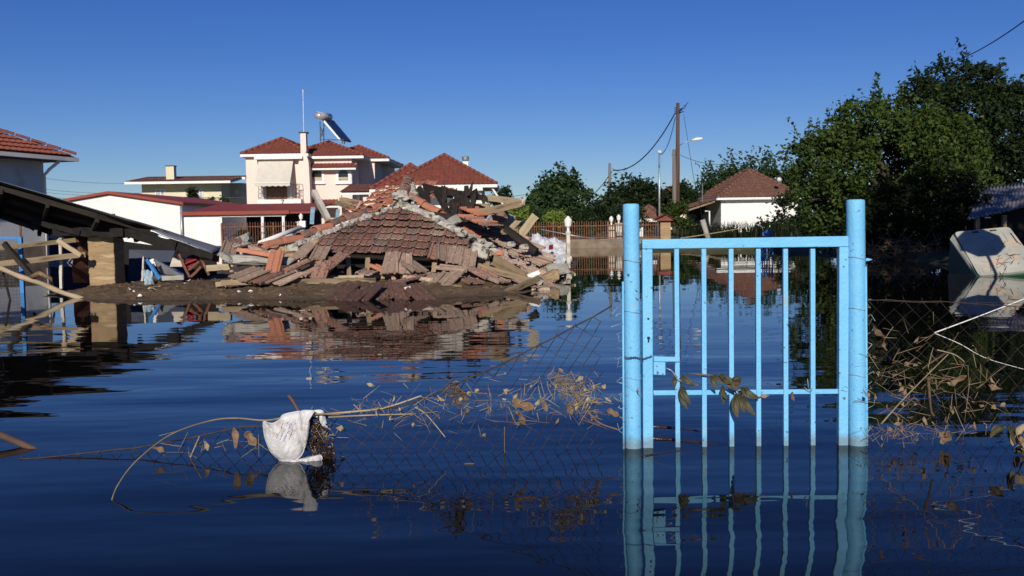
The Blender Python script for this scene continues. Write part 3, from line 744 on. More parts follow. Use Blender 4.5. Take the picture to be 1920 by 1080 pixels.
# --- white house on the right
wh = thing('white_house', 'white one-storey house with brown hip roof and porch beside the trees', 'house', (16, 73, 0))
wl, wr = at(1352,410,70), at(1497,410,70); wz = at(1352,371,70).z
g = MB(); g.bx(wl.x, wr.x, 70, 78, -.3, wz-.03); g.build('wall', X['wall_white'], wh)
pz = at(1411,322,74).z
hip_roof(wh, wl.x-.35, wr.x+.3, 69.6, 78.4, wz, pz-wz+.05, m=X['brown_roof'])
# porch with its own lower roof on the left
q0, q1 = at(1283,393,70.5), at(1350,373,70.5)
mb = MB(); tile_sheet(mb,[V(q0.x,78,q0.z),V(q0.x,70.2,q0.z),V(wl.x+.2,70.2,wz+.05),V(wl.x+.2,78,wz+.05)]); po = mb.build('porch_roof', X['brown_roof'], wh)
MB().prism([(q0.x+.02,70.25,q0.z-.06),(wl.x-.05,70.25,wz-.08),(wl.x-.05,70.25,wz-.2),(q0.x+.02,70.25,q0.z-.18)],(0,7.6,0)).build('soffit', X['wood'], po)
MB().bx(at(1290,430,77).x, wl.x-.01, 77.5, 77.7, -.3, wz-.3).build('porch_wall', X['wall_white'], wh)
for px,Y in ((1290,77.45),(1313,77.45)):
    a = at(px,394,Y); MB().bx(a.x,a.x+.9,Y-.04,Y,.6,2.0).build('window', X['galv'], wh)
MB().tube([at(1322,396,70.3), at(1330,396,70.3), at(1330.5,440,70.3)],.06,6).build('downpipe', X['white'], wh, True)
pr_ = MB(); a, b = at(1284,421,70.4), at(1346,421,70.4)
for k in range(4): pr_.bar((a.x,70.4,a.z-.28*k),(b.x,70.4,a.z-.28*k),.05,.09)
pr_.build('porch_rail', X['char'], wh)
MB().bar((wl.x-.36,69.52,wz-.1),(wr.x+.3,69.52,wz-.1),.1,.11).build('gutter', X['wall_white'], wh)
sd = at(1461,337,69.5); dsh = MB(); dsh.lathe((0,0,0),[(.01,0),(.09,.015),(.16,.05),(.17,.06)],14); 
link('satellite_dish', dsh.mesh('dish', X['white'], True), wh, Matrix.Translation(sd) @ Matrix.Rotation(R(75),4,'X'))
MB().tube([at(1317,343,71), at(1317,378,71)],.03,5).build('aerial_mast', X['galv'], wh)
# --- blue-grey roofed house glimpsed behind, and rust-coloured roof behind the poles
fh = thing('far_house', 'far house with orange-brown roof glimpsed behind the utility poles', 'house', (12, 96, 0))
a, b = at(1240,377,95), at(1290,377,95)
MB().bx(a.x,b.x,95,101,-.2,a.z).build('wall', X['cream'], fh)
hip_roof(fh, a.x-.4, b.x+.4, 94.6, 101.4, a.z, 1.3, m=X['brown_roof'])

# ================================================================ the collapsed house
KD = 1.18                                  # the ruin stands this much farther than first paced out
at0 = at
def at(px, py, Y): return at0(px, py, Y*KD)
def onplane(px, py, P, n):
    d = FWD*F + RGT*(px-CX) - UPV*(py-CY)
    return CAM + d*((P-CAM).dot(n)/d.dot(n))
ch_ = thing('collapsed_house', 'collapsed house with caved-in terracotta roof lying on the mud bank', 'house', (-2.2, 19, .3))
def pl(pts3, polypx):
    a, b, c = pts3; n = (b-a).cross(c-a).normalized()
    return [onplane(x, y, a, n) for x, y in polypx], n
# front hip face
FA, FB, FT = at(572,469,14.6), at(892,483,14.6), at(752,386,17.0)
Pf, nf = pl((FA,FB,FT), [(560,472),(895,486),(868,443),(805,408),(752,388),(700,404),(600,446)])
tile_field(ch_, Pf, [TILE['tile']]*5+[TILE['tile_dusty']], pitch=.24, gauge=.40, sc=1.12, jit=.018, sag=.05, lift=.02, miss=.006)
dk = MB(); up_ = nf if nf.z > 0 else -nf
dk.prism([p-up_*.03 for p in Pf], -up_*.03); dk.build('roof_deck', X['char'], ch_)
# right slope, slumped towards the water
RA, RB, RT = at(1000,549,14.4), at(1068,507,17.6), at(768,388,17.0)
Pr, nr = pl((RA,RB,RT), [(992,541),(1064,507),(1022,474),(985,452),(940,428),(893,402),(845,398),(780,388),(862,437),(925,472),(950,503)])
tile_field(ch_, Pr, [TILE['tile_dusty']]*3+[TILE['tile']], pitch=.24, gauge=.40, sc=1.12, jit=.05, sag=.16, lift=.03, miss=.02)
up_ = nr if nr.z > 0 else -nr
dk = MB(); dk.prism([p-up_*.07 for p in Pr], -up_*.03); dk.build('roof_deck', X['char'], ch_)
# left slope and the flap right of the ridge
Pl_, nl = pl((at(640,404,16.6), at(700,399,16.4), at(766,342,18.5)), [(640,407),(704,398),(750,374),(764,344),(738,346),(700,362),(668,384)])
tile_field(ch_, Pl_, [TILE['tile_clean']], pitch=.25, gauge=.41, sc=1.15, jit=.03, lift=.02)
Pg, ng = pl((at(786,372,17.9), at(852,374,17.9), at(800,340,18.9)), [(784,371),(852,374),(863,349),(828,349),(822,339),(779,343)])
tile_field(ch_, Pg, [TILE['tile_clean']], pitch=.25, gauge=.41, sc=1.15, jit=.03, lift=.02)
Pc, nc = pl((at(868,412,16.4), at(915,428,15.9), at(890,385,17.4)), [(868,414),(915,430),(925,412),(880,392),(862,398)])
tile_field(ch_, Pc, [TILE['tile_clean'], TILE['tile']], pitch=.24, gauge=.40, sc=1.12, jit=.06, lift=.04)
# ridge and hip cap tiles
def caps(path, kinds, up, lift=.05, ov=.36, jit=.06):
    pts = [Vector(p) for p in path]; tot = sum((b-a).length for a, b in zip(pts, pts[1:])); d = 0
    while d < tot-.1:
        e = d
        for a, b in zip(pts, pts[1:]):
            L = (b-a).length
            if e <= L: p = a.lerp(b, e/L); y = (b-a).normalized(); break
            e -= L
        x = y.cross(up).normalized(); z = x.cross(y)
        M = frame_matrix(p+z*lift, x, y, z) @ Matrix.Rotation(random.gauss(0, jit), 4, 'Z') @ Matrix.Rotation(random.gauss(-.05, jit*.6), 4, 'X') @ Matrix.Scale(KD, 4)
        link('ridge_tile', CAPM[random.choice(kinds)], ch_, M); d += ov*KD
def fpt(px, py): return onplane(px, py, FA, nf)
caps([fpt(490,470), fpt(560,450), fpt(628,423), fpt(690,399), fpt(742,379)], ['tile_clean','tile_clean','tile'], V(0,-.3,1))
caps([onplane(905,456,RA,nr), onplane(845,420,RA,nr), onplane(772,380,RA,nr)], ['tile','tile_clean'], V(0,-.3,1), .10)
caps([at(752,381,17.0), at(757,362,17.7), at(766,340,18.7)], ['tile'], V(0,-.3,1), .05, .22)
# lumpy lime mortar that bedded the caps
def rope(path, r, name, m, parent, seg=.05, amp=.5, n=7):
    pts = [Vector(p) for p in path]; v = []; f = []; out = []
    for a, b in zip(pts, pts[1:]):
        k = max(1, int((b-a).length/seg)); out += [a.lerp(b, i/k) for i in range(k)]
    out.append(pts[-1])
    for i, p in enumerate(out):
        t = (out[min(i+1,len(out)-1)]-out[max(0,i-1)]).normalized(); a = t.cross(V(0,0,1)).normalized(); b = a.cross(t)
        for k in range(n):
            q = 2*math.pi*k/n; rr = r*KD*(1+amp*noise.noise(p*9+V(k*1.7,0,0))+.5*amp*noise.noise(p*23+V(0,k*2.1,0)))
            v.append(p+(a*math.cos(q)+b*math.sin(q)*.7)*rr)
    for i in range(len(out)-1):
        for k in range(n): f.append((i*n+k, i*n+(k+1)%n, (i+1)*n+(k+1)%n, (i+1)*n+k))
    return raw(name, v, f, m, parent)
rope([fpt(540,466), fpt(600,442), fpt(660,418), fpt(710,399), fpt(748,387)], .07, 'mortar', X['mortar'], ch_, amp=.9)
rope([fpt(752,388)+V(0,0,.03), at(757,372,16.9), at(750,362,17.1)], .10, 'mortar', X['mortar'], ch_, amp=.9)
rope([at(770,378,17.2), at(774,362,17.8), at(771,342,18.5)], .06, 'mortar', X['mortar'], ch_, amp=1.0)
rope([at(742,376,17.0), at(741,362,17.5)], .05, 'mortar', X['mortar'], ch_, amp=1.0)
rope([fpt(764,391)+V(0,0,.02), fpt(805,409)+V(0,0,.04), fpt(862,440)+V(0,0,.04), onplane(905,462,RA,nr)+V(0,-.05,.05), onplane(945,484,RA,nr)+V(0,-.05,.05), onplane(968,498,RA,nr)], .085, 'mortar', X['mortar'], ch_, amp=.9)
# boards, posts and rafters that still belong to it
def B(name, x0,y0,Y0, x1,y1,Y1, w_, t_, m, parent=ch_, **k): return plank(name, at(x0,y0,Y0), at(x1,y1,Y1), t_*.8*KD, w_*.66*KD, X[m], parent, **k)
B('eave_board', 556,474,14.7, 897,489,14.7, .13,.05,'wood_pale')
B('eave_board', 560,468,14.62, 700,473,14.62, .04,.06,'wood')
B('wall_plate', 585,521,14.2, 905,516,14.2, .08,.09,'wood_pale')
B('ground_beam', 415,530,13.6, 705,526,13.75, .11,.10,'wood')
for (x0,y0,x1,y1,w_) in ((817,482,813,512,.09),(752,480,758,508,.09),(735,512,746,488,.08),(690,484,688,522,.07),(885,490,888,520,.08),(652,482,655,520,.07),(915,492,912,520,.07)):
    B('post', x0,y0,14.45, x1,y1,14.3, w_,.08,'wood')
iw = MB(); iw.bx(at(600,500,16).x, at(935,500,16).x, 19.0, 19.2, -.1, .66); iw.build('void_shade_wall', X['tar'], ch_)  # black wall added to keep the gap under the roof dark
iw = MB(); iw.bx(at(612,500,15).x, at(905,500,15).x, 17.4, 19.0, .36, .42); iw.build('void_shade_slab', X['tar'], ch_)  # black slab darkening the same gap in place of shade
# blackened roof frame, each timber apart
for (x0,y0,Y0,x1,y1,Y1,w_) in ((796,350,18.2,920,374,17.2,.15),(800,362,18,806,400,17.3,.16),(818,360,17.9,842,405,17.2,.11),(786,352,17.8,803,392,17.4,.13),(832,350,17.7,834,400,17.3,.10),
    (845,392,17.3,862,360,17.6,.07),(858,366,17.5,862,408,17.2,.09),(874,356,17.4,878,408,17.0,.22),(866,372,17.4,868,402,17.1,.13),(892,356,17.3,884,398,17.1,.12),
    (810,402,17.1,905,415,16.8,.16),(846,402,17.1,905,396,17.1,.14),(852,408,16.9,856,380,17.1,.06),(820,398,17.3,850,376,17.4,.07),(905,372,17.2,930,378,17.1,.14)):
    B('charred_rafter', x0,y0,Y0,x1,y1,Y1,w_,.10,'char',jag=.06,seg=7,rough=.012)
for (x0,y0,x1,y1) in ((847,372,852,402),(887,338,878,366),(862,378,859,402),(854,392,858,372),(833,346,834,362)):
    q = MB(); q.tube([at(x1,y1,17.1), at((x0+x1)/2+1,(y0+y1)/2,17.1), at(x0,y0,17.1)], [.05,.035,.004], 5); q.build('splinter', X['char'], ch_)
B('rafter', 915,371,17.2, 979,379,16.4, .15,.11,'wood_pale',jag=.03)
B('rafter', 884,402,17.0, 979,382,16.4, .17,.12,'wood',jag=.03)

# ---------------- loose boards around it, each a thing
def loose(label, x0,y0,Y0,x1,y1,Y1,w_,t_,m,name='timber_board',cat='board',**k):
    o = plank(name, at(x0,y0,Y0), at(x1,y1,Y1), t_*.8*KD, w_*.7*KD, X[m], None, **k); return tag(o, label, cat)
loose('wide pale board sticking up steeply at the right end of the rubble', 970,448,16.6, 1004,404,16.6, .19,.05,'wood_pale')
loose('pale horizontal board lying behind the upright board on the rubble', 936,421,17.2, 990,420,17.2, .12,.05,'wood_pale')
loose('short pale board leaning in front of the light green shrub', 956,430,16.9, 975,411,16.9, .12,.05,'wood_pale')
loose('dark brown beam sloping down over the right roof slope to the tarp', 948,428,16.2, 1006,472,15.9, .15,.10,'char')
loose('short board end under the dark sloping beam on the rubble', 940,436,16.6, 972,433,16.5, .10,.06,'wood')
loose('broad bowed board sloping under the slumped roof edge', 926,487,14.5, 985,521,14.0, .22,.05,'wood')
loose('long board sloping down right from the dark roof void', 897,499,14.3, 998,527,13.9, .12,.06,'wood')
loose('plank rising out of the water at the right tip of the bank', 930,556,13.2, 1010,522,13.9, .11,.06,'wood')
loose('dark plank lying flat along the water at the bank tip', 962,553,13.9, 1028,539,14.2, .14,.05,'wood')
loose('thin pale batten poking into the water beyond the bank tip', 1050,500,17.5, 1078,515,16.2, .06,.04,'wood_pale')
loose('short log lying on the mud below the broken tiles', 830,537,13.3, 866,540,13.3, .10,.10,'wood')
loose('flaking white timber leaning up behind the left hip of the roof', 589,360,17.5, 616,414,16.6, .13,.11,'wood_white')
loose('grey board lying behind the left hip of the roof', 630,379,17.4, 672,396,17.0, .10,.06,'wood')
loose('short propped board behind the left hip of the roof', 668,396,17.0, 677,380,17.2, .09,.05,'wood_pale')
loose('thick beam end resting on rubble behind the left hip', 640,376,17.9, 678,382,17.6, .16,.12,'wood')
loose('pale plank half sunk in the mud at the left end of the tiles', 405,533,13.8, 452,529,13.8, .09,.07,'wood_pale')
loose('yellowish board lying under the fallen concrete slab', 388,503,14.6, 432,500,14.6, .12,.06,'wood_pale')
loose('thin blue painted post standing behind the left hip', 585,420,17.5, 587,388,17.5, .10,.04,'blue','painted_post','post')
loose('blue painted post in the shade of the porch', 594+37,418,18.5, 634,392,18.5, .09,.04,'blue','painted_post','post')
loose('pale blue window frame piece leaning on the right roof slope', 906,424,16.2, 920,407,16.4, .11,.05,'wireg','frame_piece','frame')
g_ = thing('white_gutter', 'white gutter pipe lying sloped on the left end of the roof', 'gutter', at(530,440,15.6))
MB().tube([at(486,457,15.2), at(566,426,16.2)], .05, 8).build('pipe', X['white'], g_, True)
MB().bx(*sum(([p-.06,p+.06] for p in at(568,420,16.2)),[])).build('end_piece', X['white'], g_)
g_ = plank('white_strip', at(490,461,15.1), at(548,441,15.7), .04, .05, X['white']); tag(g_, 'thin white strip lying below the sloped white gutter', 'strip')

# ---------------- lumps of masonry
def lump(label, px, py, Y, sx, sy, sz, m, name='rubble_chunk', cat='rubble', rz=0, seed=0, group=None, sub=3, par=None):
    bm = bmesh.new(); bmesh.ops.create_icosphere(bm, subdivisions=sub, radius=1)
    for v in bm.verts:
        c = v.co.copy(); c = Vector([math.copysign(abs(k)**.55, k) for k in c])*.8
        c *= 1+.28*noise.noise(v.co*1.3+V(seed,0,0))+.14*noise.noise(v.co*3.5+V(0,seed,0))
        v.co = Vector((c.x*sx, c.y*sy, c.z*sz))*KD
    me = bpy.data.meshes.new(name); bm.to_mesh(me); bm.free(); me.materials.append(X[m])
    o = link(name, me, par, Matrix.Translation(at(px,py,Y)) @ Matrix.Rotation(rz,4,'Y')); 
    if label: tag(o, label, cat, group)
    return o
lump('long broken concrete slab with pebbly edge left of the roof', 485,487,14.3, .62,.3,.085,'concrete', rz=R(3), seed=1)
lump('concrete chunk sloping at the left end of the slab', 428,483,14.2, .16,.2,.06,'concrete', rz=R(35), seed=2)
lump('white plaster lump among tiles left of the roof', 550,465,14.6, .11,.1,.07,'mortar', seed=3)
lump('rounded plaster lump behind the white one', 538,459,14.9, .13,.1,.06,'mortar', seed=4)
lump('tan stone beside the white plaster lump', 533,468,14.6, .09,.1,.06,'plaster', seed=5)
lump('pale mortar block below the right hip of the roof', 900,471,14.5, .17,.14,.13,'mortar', rz=R(20), seed=6)
lump('pale stone on the right roof slope beside the dark beam', 983,463,15.4, .09,.09,.05,'mortar', seed=7)
lump('small pale stone on the right roof slope', 958,458,15.5, .08,.08,.05,'mortar', seed=8)
lump('white plaster pieces at the foot of the right slope', 996,517,14.2, .16,.1,.05,'white', rz=R(-25), seed=9)
lump('white block at the waterline by the slender lantern post', 1055,487,20.5, .22,.16,.13,'wall_white', seed=10)
lump('orange brick piece at the end of the right hip mortar', 938,475,14.6, .07,.06,.05,'tile_clean', name='brick_piece', cat='brick', seed=11)
LLAB = ['grey rubble lump above the left end of the concrete slab', 'terracotta rubble lump behind the gutter end', 'pale rubble lump at the upper left of the heap', 'tan rubble lump beside the left hip cap', 'grey rubble lump farthest back on the left heap', 'reddish rubble lump on top of the concrete slab', 'pale rubble lump above the upturned trough tile', 'tan rubble lump under the leaning left tiles', 'grey rubble lump beside the dark roof gap', 'reddish rubble lump between the left tiles', 'pale rubble lump at the foot of the right slope', 'tan rubble lump near the right end of the bank', 'grey rubble lump beyond the right end of the slope', 'reddish rubble heap behind the brown rafter ends', 'pale rubble heap before the yellow-green shrub', 'tan rubble heap behind the blackened rafters', 'grey rubble lump below the blackened rafters', 'reddish rubble lump beside the orange brick piece', 'pale rubble lump in the shadow under the eave', 'tan rubble lump under the middle of the eave', 'grey rubble lump under the right part of the eave', 'reddish rubble lump at the water by the tip plank']
for i,(x,y,Y,s) in enumerate(((470,466,14.9,.2),(505,462,15.1,.2),(440,470,14.8,.22),(590,455,15,.1),(452,452,15.6,.2),(482,470,14.6,.16),(520,478,14.4,.15),(548,482,14.4,.14),(600,492,14.3,.15),(575,489,14.4,.12),(1003,530,14.3,.14),(1030,520,15.2,.2),(1045,505,16.5,.25),(925,405,17.3,.3),(945,415,17.6,.3),(900,392,18,.25),(850,415,16.6,.2),(962,474,14.9,.1),(700,520,14.2,.12),(780,516,14.1,.1),(868,518,14.1,.12),(1020,545,13.9,.12))):
    lump(LLAB[i], x,y,Y,s,s*.8,s*.5,('concrete','tile_dusty','mortar','plaster')[i%4], seed=20+i, rz=random.uniform(-.5,.5), group='masonry lumps in the rubble', sub=3)

# ---------------- fallen tiles
def loose_tile(px, py, Y, yaw, tilt, roll=0, kind='tile_dusty', sc=1.08, flip=False, label='terracotta roof tile fallen loose on the mud below the roof', group='fallen roof tiles', cap=False):
    M = Matrix.Translation(at(px,py,Y)) @ Matrix.Rotation(R(yaw),4,'Z') @ Matrix.Rotation(R(tilt),4,'X') @ Matrix.Rotation(R(roll)+(math.pi if flip else 0),4,'Y') @ Matrix.Translation((0,-.21*sc*KD,0)) @ Matrix.Scale(sc*KD,4)
    if py > 534:
        e = M @ V(0,0,0); g0 = max(bz(e.x, e.y), -.05); M = Matrix.Translation((0,0,g0+.01-e.z)) @ M
    o = link('roof_tile', (CAPM if cap else TILE)[kind], None, M); return tag(o, label, 'roof tile', group)
LT = [(572,470,14.4,-14,32),(601,474,14.3,-8,34),(562,497,14.0,-38,24),(600,511,13.9,-10,52),(630,489,14.1,-30,40),(580,506,14.1,-28,20),(478,517,13.7,-40,20),(500,520,13.6,-38,17),(521,521,13.6,-40,20),(541,522,13.55,-42,24),(462,512,13.9,-42,20),
      (644,549,12.75,-30,38),(668,552,12.6,-24,32),(692,551,12.6,-20,34),(660,540,12.9,-28,22),(721,551,12.75,-34,34),(747,553,12.75,12,30),(706,538,12.9,60,16),(735,541,12.8,-38,24),(787,553,12.6,28,42),(772,544,12.8,20,22),
      (733,492,14.0,-8,46),(757,494,14.0,8,48),(776,500,13.9,36,18),(834,474,14.35,0,46),(856,478,14.3,-4,44),(878,483,14.25,-8,44),(820,472,14.45,0,42),(811,524,13.5,-20,26),(830,523,13.5,-22,28),(848,521,13.5,-24,26),(756,528,13.4,-40,18),(770,523,13.5,-36,14),(690,511,13.9,-4,10),(790,522,13.6,70,12),(850,503,14,80,8),(905,512,13.9,40,25),(922,520,13.8,50,30),(880,526,13.6,35,15),
      (440,455,15.0,20,20),(455,462,14.8,-15,15),(505,470,14.7,70,10),(430,466,14.6,10,40),(540,476,14.5,-20,20),(555,483,14.4,-28,25),(612,500,14.1,-20,44),(1000,536,14.2,50,30),(1016,527,14.6,35,24),(985,530,14.0,30,20)]
for i,(x,y,Y,yw_,ti) in enumerate(LT):
    loose_tile(x,y,Y,yw_+random.uniform(-6,6),ti*.62+4+random.uniform(-5,5),random.uniform(-9,9),('tile_wet' if y > 534 else random.choice(['tile_dusty','tile_dusty','tile_dusty','tile'])), flip=random.random()<.2)
loose_tile(515,490,13.9,-6,48,0,'tile_clean',.95,True,'upturned orange trough tile standing on end among the rubble',None)
loose_tile(482,474,14.2,80,12,0,'tile_clean',1.2,False,'red-brown tile with flaking white paint lying on the concrete slab',None)
loose_tile(722,508,14.1,70,25,0,'tile_clean',1.0,False,'clean orange tile fragment in the dark gap under the roof',None)

# ---------------- tarpaulin
def cloth(name, pts, m, amp=.05, nu=40, nv=28, fr=3.0, seed=0, parent=None, thick=.004):
    """crumpled sheet over four corners"""
    a, b, c, d = [Vector(p) for p in pts]; v = []; f = []
    n = (b-a).cross(d-a).normalized()
    for j in range(nv+1):
        for i in range(nu+1):
            s, t = i/nu, j/nv; p = a.lerp(b, s).lerp(d.lerp(c, s), t)
            q = V(s*fr*1.5, t*fr, seed)
            h = amp*(noise.noise(q)+.6*abs(noise.noise(q*2.3))+.3*noise.noise(q*5))
            v.append(p+n*h)
    for j in range(nv):
        for i in range(nu): k = j*(nu+1)+i; f.append((k,k+1,k+nu+2,k+nu+1))
    o = raw(name, v, f, m, parent, True); sm = o.modifiers.new('solid','SOLIDIFY'); sm.thickness = thick
    return o
tp = thing('plastic_sheet', 'crumpled silvery white plastic sheet with red print at the end of the rubble', 'tarp', at(1030,480,20))
cloth('sheet', (at(994,484,19.5), at(1061,494,19.5), at(1061,452,20.6), at(998,437,20.6)), X['tarp'], .07, 60, 40, 4.5, 2, tp)
cloth('sheet_fold', (at(1010,492,19), at(1056,506,18.8), at(1064,478,19.6), at(1012,476,19.6)), X['tarp'], .06, 40, 30, 4, 5, tp)
cloth('red_print', (at(1029,468,19.35), at(1037,468,19.35), at(1037,459,19.6), at(1029,460,19.6)), X['red'], .03, 6, 6, 2, 7, tp)

# ================================================================ fallen sheet roof on the left
tr = thing('sheet_roof', 'fallen corrugated sheet roof with tarred underside slanting down to the rubble', 'roof', (-6, 15.5, .3))
def lerpl(P, s):
    for (s0,p0),(s1,p1) in zip(P, P[1:]):
        if s <= s1: return p0.lerp(p1, (s-s0)/(s1-s0))
    return P[-1][1]
SU = [(0,at(-60,322,13.8)),(.65,at(249,414,14.9)),(1,at(415,465,16.4))]
SL = [(0,at(-60,378,16.6)),(.40,at(118,440,15.8)),(.62,at(215,440,15.5)),(.75,at(275,430,15.2)),(1,at(397,474,15.2))]
def sheet_pt(s, t): return lerpl(SU, s).lerp(lerpl(SL, s), t)
nu, nv = 70, 60; v = []; f = []
for j in range(nv+1):
    for i in range(nu+1):
        p = sheet_pt(i/nu, j/nv); v.append(p+V(0,0,.018*math.sin(j/nv*math.pi*2*14)+.02*noise.noise(p*1.1)-.03*(abs(noise.noise(p*2.0+V(5,0,0))) if j > nv*.9 else 0)))
for j in range(nv):
    for i in range(nu): k = j*(nu+1)+i; f.append((k,k+1,k+nu+2,k+nu+1))
so_ = raw('corrugated_sheet', v, f, X['galv'], tr, True); sm = so_.modifiers.new('solid','SOLIDIFY'); sm.thickness = .004
lo_ = [p-V(0,0,.035) for p in v]
so2 = raw('tarred_lining', lo_, f, X['tar'], tr, True)
for k,(t0) in enumerate((.04,.35,.66,.95)):
    pts = [sheet_pt(s,t0)-V(0,0,.085) for s in (0,.25,.5,.75,.98)]
    for a,b in zip(pts,pts[1:]): plank('purlin', a, b, .06, .09, X['char'], tr)
for s in (.12,.3,.5,.7):
    plank('rafter', sheet_pt(s,.02)-V(0,0,.16), sheet_pt(s,.98)-V(0,0,.16), .06, .08, X['char'], tr)
for k,(x0,y0,x1,y1,w0) in enumerate(((100,434,232,436,.15),(215,428,330,462,.17),(300,452,400,481,.11),(60,412,150,438,.10))):
    plank('edge_board', at(x0,y0,15.05), at(x1,y1,15.0), .05, w0, X['tar'], tr, seg=10, rough=.015)
MB().prism([at(226,452,16.9), at(405,476,16.9), at(405,532,16.9), at(226,548,16.9)], (0,.06,0)).build('shade_backing', X['tar'], tr)  # black sheet added in place of the shade under the roof
# torn tar felt hanging from its edge
for k in range(16):
    s = .08+.055*k; a = sheet_pt(s,1)-V(0,.02,.02); b = sheet_pt(min(1,s+.05),1)-V(0,.02,.02)
    h0, h1 = random.uniform(.03,.12), random.uniform(.03,.12)
    MB().quad(a,b,b-V(random.uniform(-.05,.05),.03,h1),a-V(random.uniform(-.05,.05),.03,h0)).build('torn_felt', X['galv'] if k%4==1 else X['tar'], tr)

pi_ = thing('plastered_pillar', 'square tan mud-plastered pillar standing on the mud under the sheet roof', 'pillar', at(190,533,15.2))
a, b = at(164,438,15.2), at(216,533,15.2); 
bm = bmesh.new(); bmesh.ops.create_cube(bm, size=1); bmesh.ops.subdivide_edges(bm, edges=bm.edges, cuts=22, use_grid_fill=True)
cxp, czp = (a.x+b.x)/2, (a.z+b.z)/2-.08
for vv in bm.verts:
    p = V(cxp+vv.co.x*(b.x-a.x), 15.4*KD+vv.co.y*.48, czp+vv.co.z*(a.z-b.z+.16))
    groove = .003*math.sin((p.z)*2*math.pi/.105)
    nn = vv.co.normalized(); p += V(nn.x,nn.y,0)*(.016*noise.noise(V(p.x*3,p.y*3,p.z*9))+.012*noise.noise(p*14)+groove)
    vv.co = p
me = bpy.data.meshes.new('shaft'); bm.to_mesh(me); bm.free(); me.materials.append(X['plaster'])
for p_ in me.polygons: p_.use_smooth = True
link('shaft', me, pi_)
lump(None, 187,434,15.3,.07,.05,.035,'tile_clean','brick_stub', par=pi_, seed=41)
lump(None, 197,436,15.3,.05,.05,.03,'tile_clean','brick_stub', par=pi_, seed=42)
rs = thing('rusty_sheet', 'curved rusty sheet propped against the left side of the tan pillar', 'sheet', at(150,530,15.3))
mb = MB(); prev = None
for k in range(11):
    t = k/10; xo = 160-4-18*t-10*math.sin(t*3.1); p, q = at(xo,440+90*t,15.25+.1*math.sin(t*6)), at(166,438+92*t,15.6)
    if prev: mb.quad(prev[0],prev[1],q,p)
    prev = (p,q)
mb.build('sheet', X['rust'], rs, True); B('stay',139,441,15.2,154,476,15.1,.07,.05,'rust',rs)
# ---------------- fence timbers at the far left
def rail(label,*a,**k): return loose(label,*a,name='fence_timber',cat='timber',**k)
rail('upper weathered fence rail at the left edge running to the pillar', -12,466,14.6, 142,450,15.0, .09,.07,'wood')
rail('lower weathered fence rail at the left edge running to the pillar', -12,496,14.4, 160,477,14.9, .11,.08,'wood')
rail('diagonal brace board nailed between the two fence rails', 108,450,14.8, 152,479,14.8, .09,.05,'wood_pale')
rail('pale fence post between the rails left of the pillar', 114,446,14.9, 115,541,14.9, .055,.05,'wood_white')
rail('dark twisted branch leaning across the fence rails at left', 8,456,14.3, 62,520,14.2, .09,.08,'char')
lg = thing('fallen_log', 'long peeled pale log sloping into the water at the far left', 'log', at(100,540,13.6))
pts = [at(-20,496,13.4).lerp(at(168,567,13.6), k/12)+V(0,0,.008*math.sin(k*1.3)) for k in range(13)]
MB().tube(pts, [.042+.006*math.sin(k*1.9) for k in range(13)], 9).build('trunk', X['wood_pale'], lg, True)
MB().tube([at(60,520,13.5), at(75,512,13.4), at(95,522,13.4), at(100,535,13.5)], [.05,.04,.03,.012], 6).build('bark_flap', X['deadleaf'], lg, True)
MB().tube([at(6,512,13.6), at(20,566,13.4)], .02, 6).build('dark_prop', X['char'], lg)
loose('thin dark stick lying at the waterline at the far left', -10,566,13.2, 46,567,13.4, .03,.03,'char')
bp_ = thing('blue_mesh_panel', 'blue framed wire mesh panel with blue post at the left edge', 'fence panel', at(42,560,14.9))
MB().bx(*sum(([p0,p1] for p0,p1 in ((at(37,500,14.9).x,at(44,500,14.9).x),(14.9*KD-.03,14.9*KD+.03),(-.3,at(40,444,14.9).z))),[])).build('post', X['blue_dark'], bp_)
MB().bar(at(-20,446,14.9), at(40,446,14.9), .03,.04).build('rail', X['blue_dark'], bp_)
m_ = MB()
for k in range(9): m_.tube([at(-14+6.4*k,446,14.92), at(-14+6.4*k,566,14.92)],.0022,3)
for k in range(20): m_.tube([at(-20,446+6.2*k,14.92), at(38,446+6.2*k,14.92)],.0022,3)
m_.build('wire_grid', X['galv'], bp_)
tag(MB().tube([at(36,350,24), at(39,446,24)],.03,6).build('thin_rod', X['rust'], None), 'thin rusty rod standing in front of the grey wall', 'rod')
# ---------------- things sheltering under the sheet roof
o = MB().prism([at(240,545,16.4), at(372,520,16.4), at(330,470,16.6), at(242,468,16.6)], (0,.04,0)).build('navy_panel', X['navy']); tag(o, 'large dark blue panel leaning in the shade under the sheet roof', 'sheet')  # plain dark blue panel, not plywood
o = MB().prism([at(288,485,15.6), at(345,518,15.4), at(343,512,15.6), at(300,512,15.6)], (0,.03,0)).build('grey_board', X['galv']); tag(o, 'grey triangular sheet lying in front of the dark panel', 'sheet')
o = MB().prism([at(318,500,15.3), at(342,500,15.3), at(333,470,15.5), at(328,470,15.5)], (0,.05,0)).build('white_wedge', X['wood_white']); tag(o, 'white tapered wedge standing beside the red chair', 'wedge')
loose('pale upright board end at the left of the blue rods', 268,528,15.1, 270,482,15.2, .11,.03,'wood_white')
loose('bright blue rod leaning under the sheet roof', 275,486,15.1, 300,523,15.0, .07,.04,'blue_dark','blue_rod','rod')
loose('white board end behind the bright blue rod', 284,486,15.3, 289,500,15.3, .09,.03,'white')
loose('pale grey board lying flat on the mud below the red chair', 304,522,15.0, 345,520,15.0, .10,.04,'concrete')
o = cloth('torn_rag', (at(272,536,14.9), at(288,542,14.85), at(286,508,15.0), at(268,505,15.0)), X['wireg'], .08, 16, 16, 3, 9); tag(o, 'torn pale blue rag hanging below the blue rod', 'rag')
rc = thing('red_chair', 'broken dark red chair lying on its side under the sheet roof', 'chair', at(365,515,15.2))
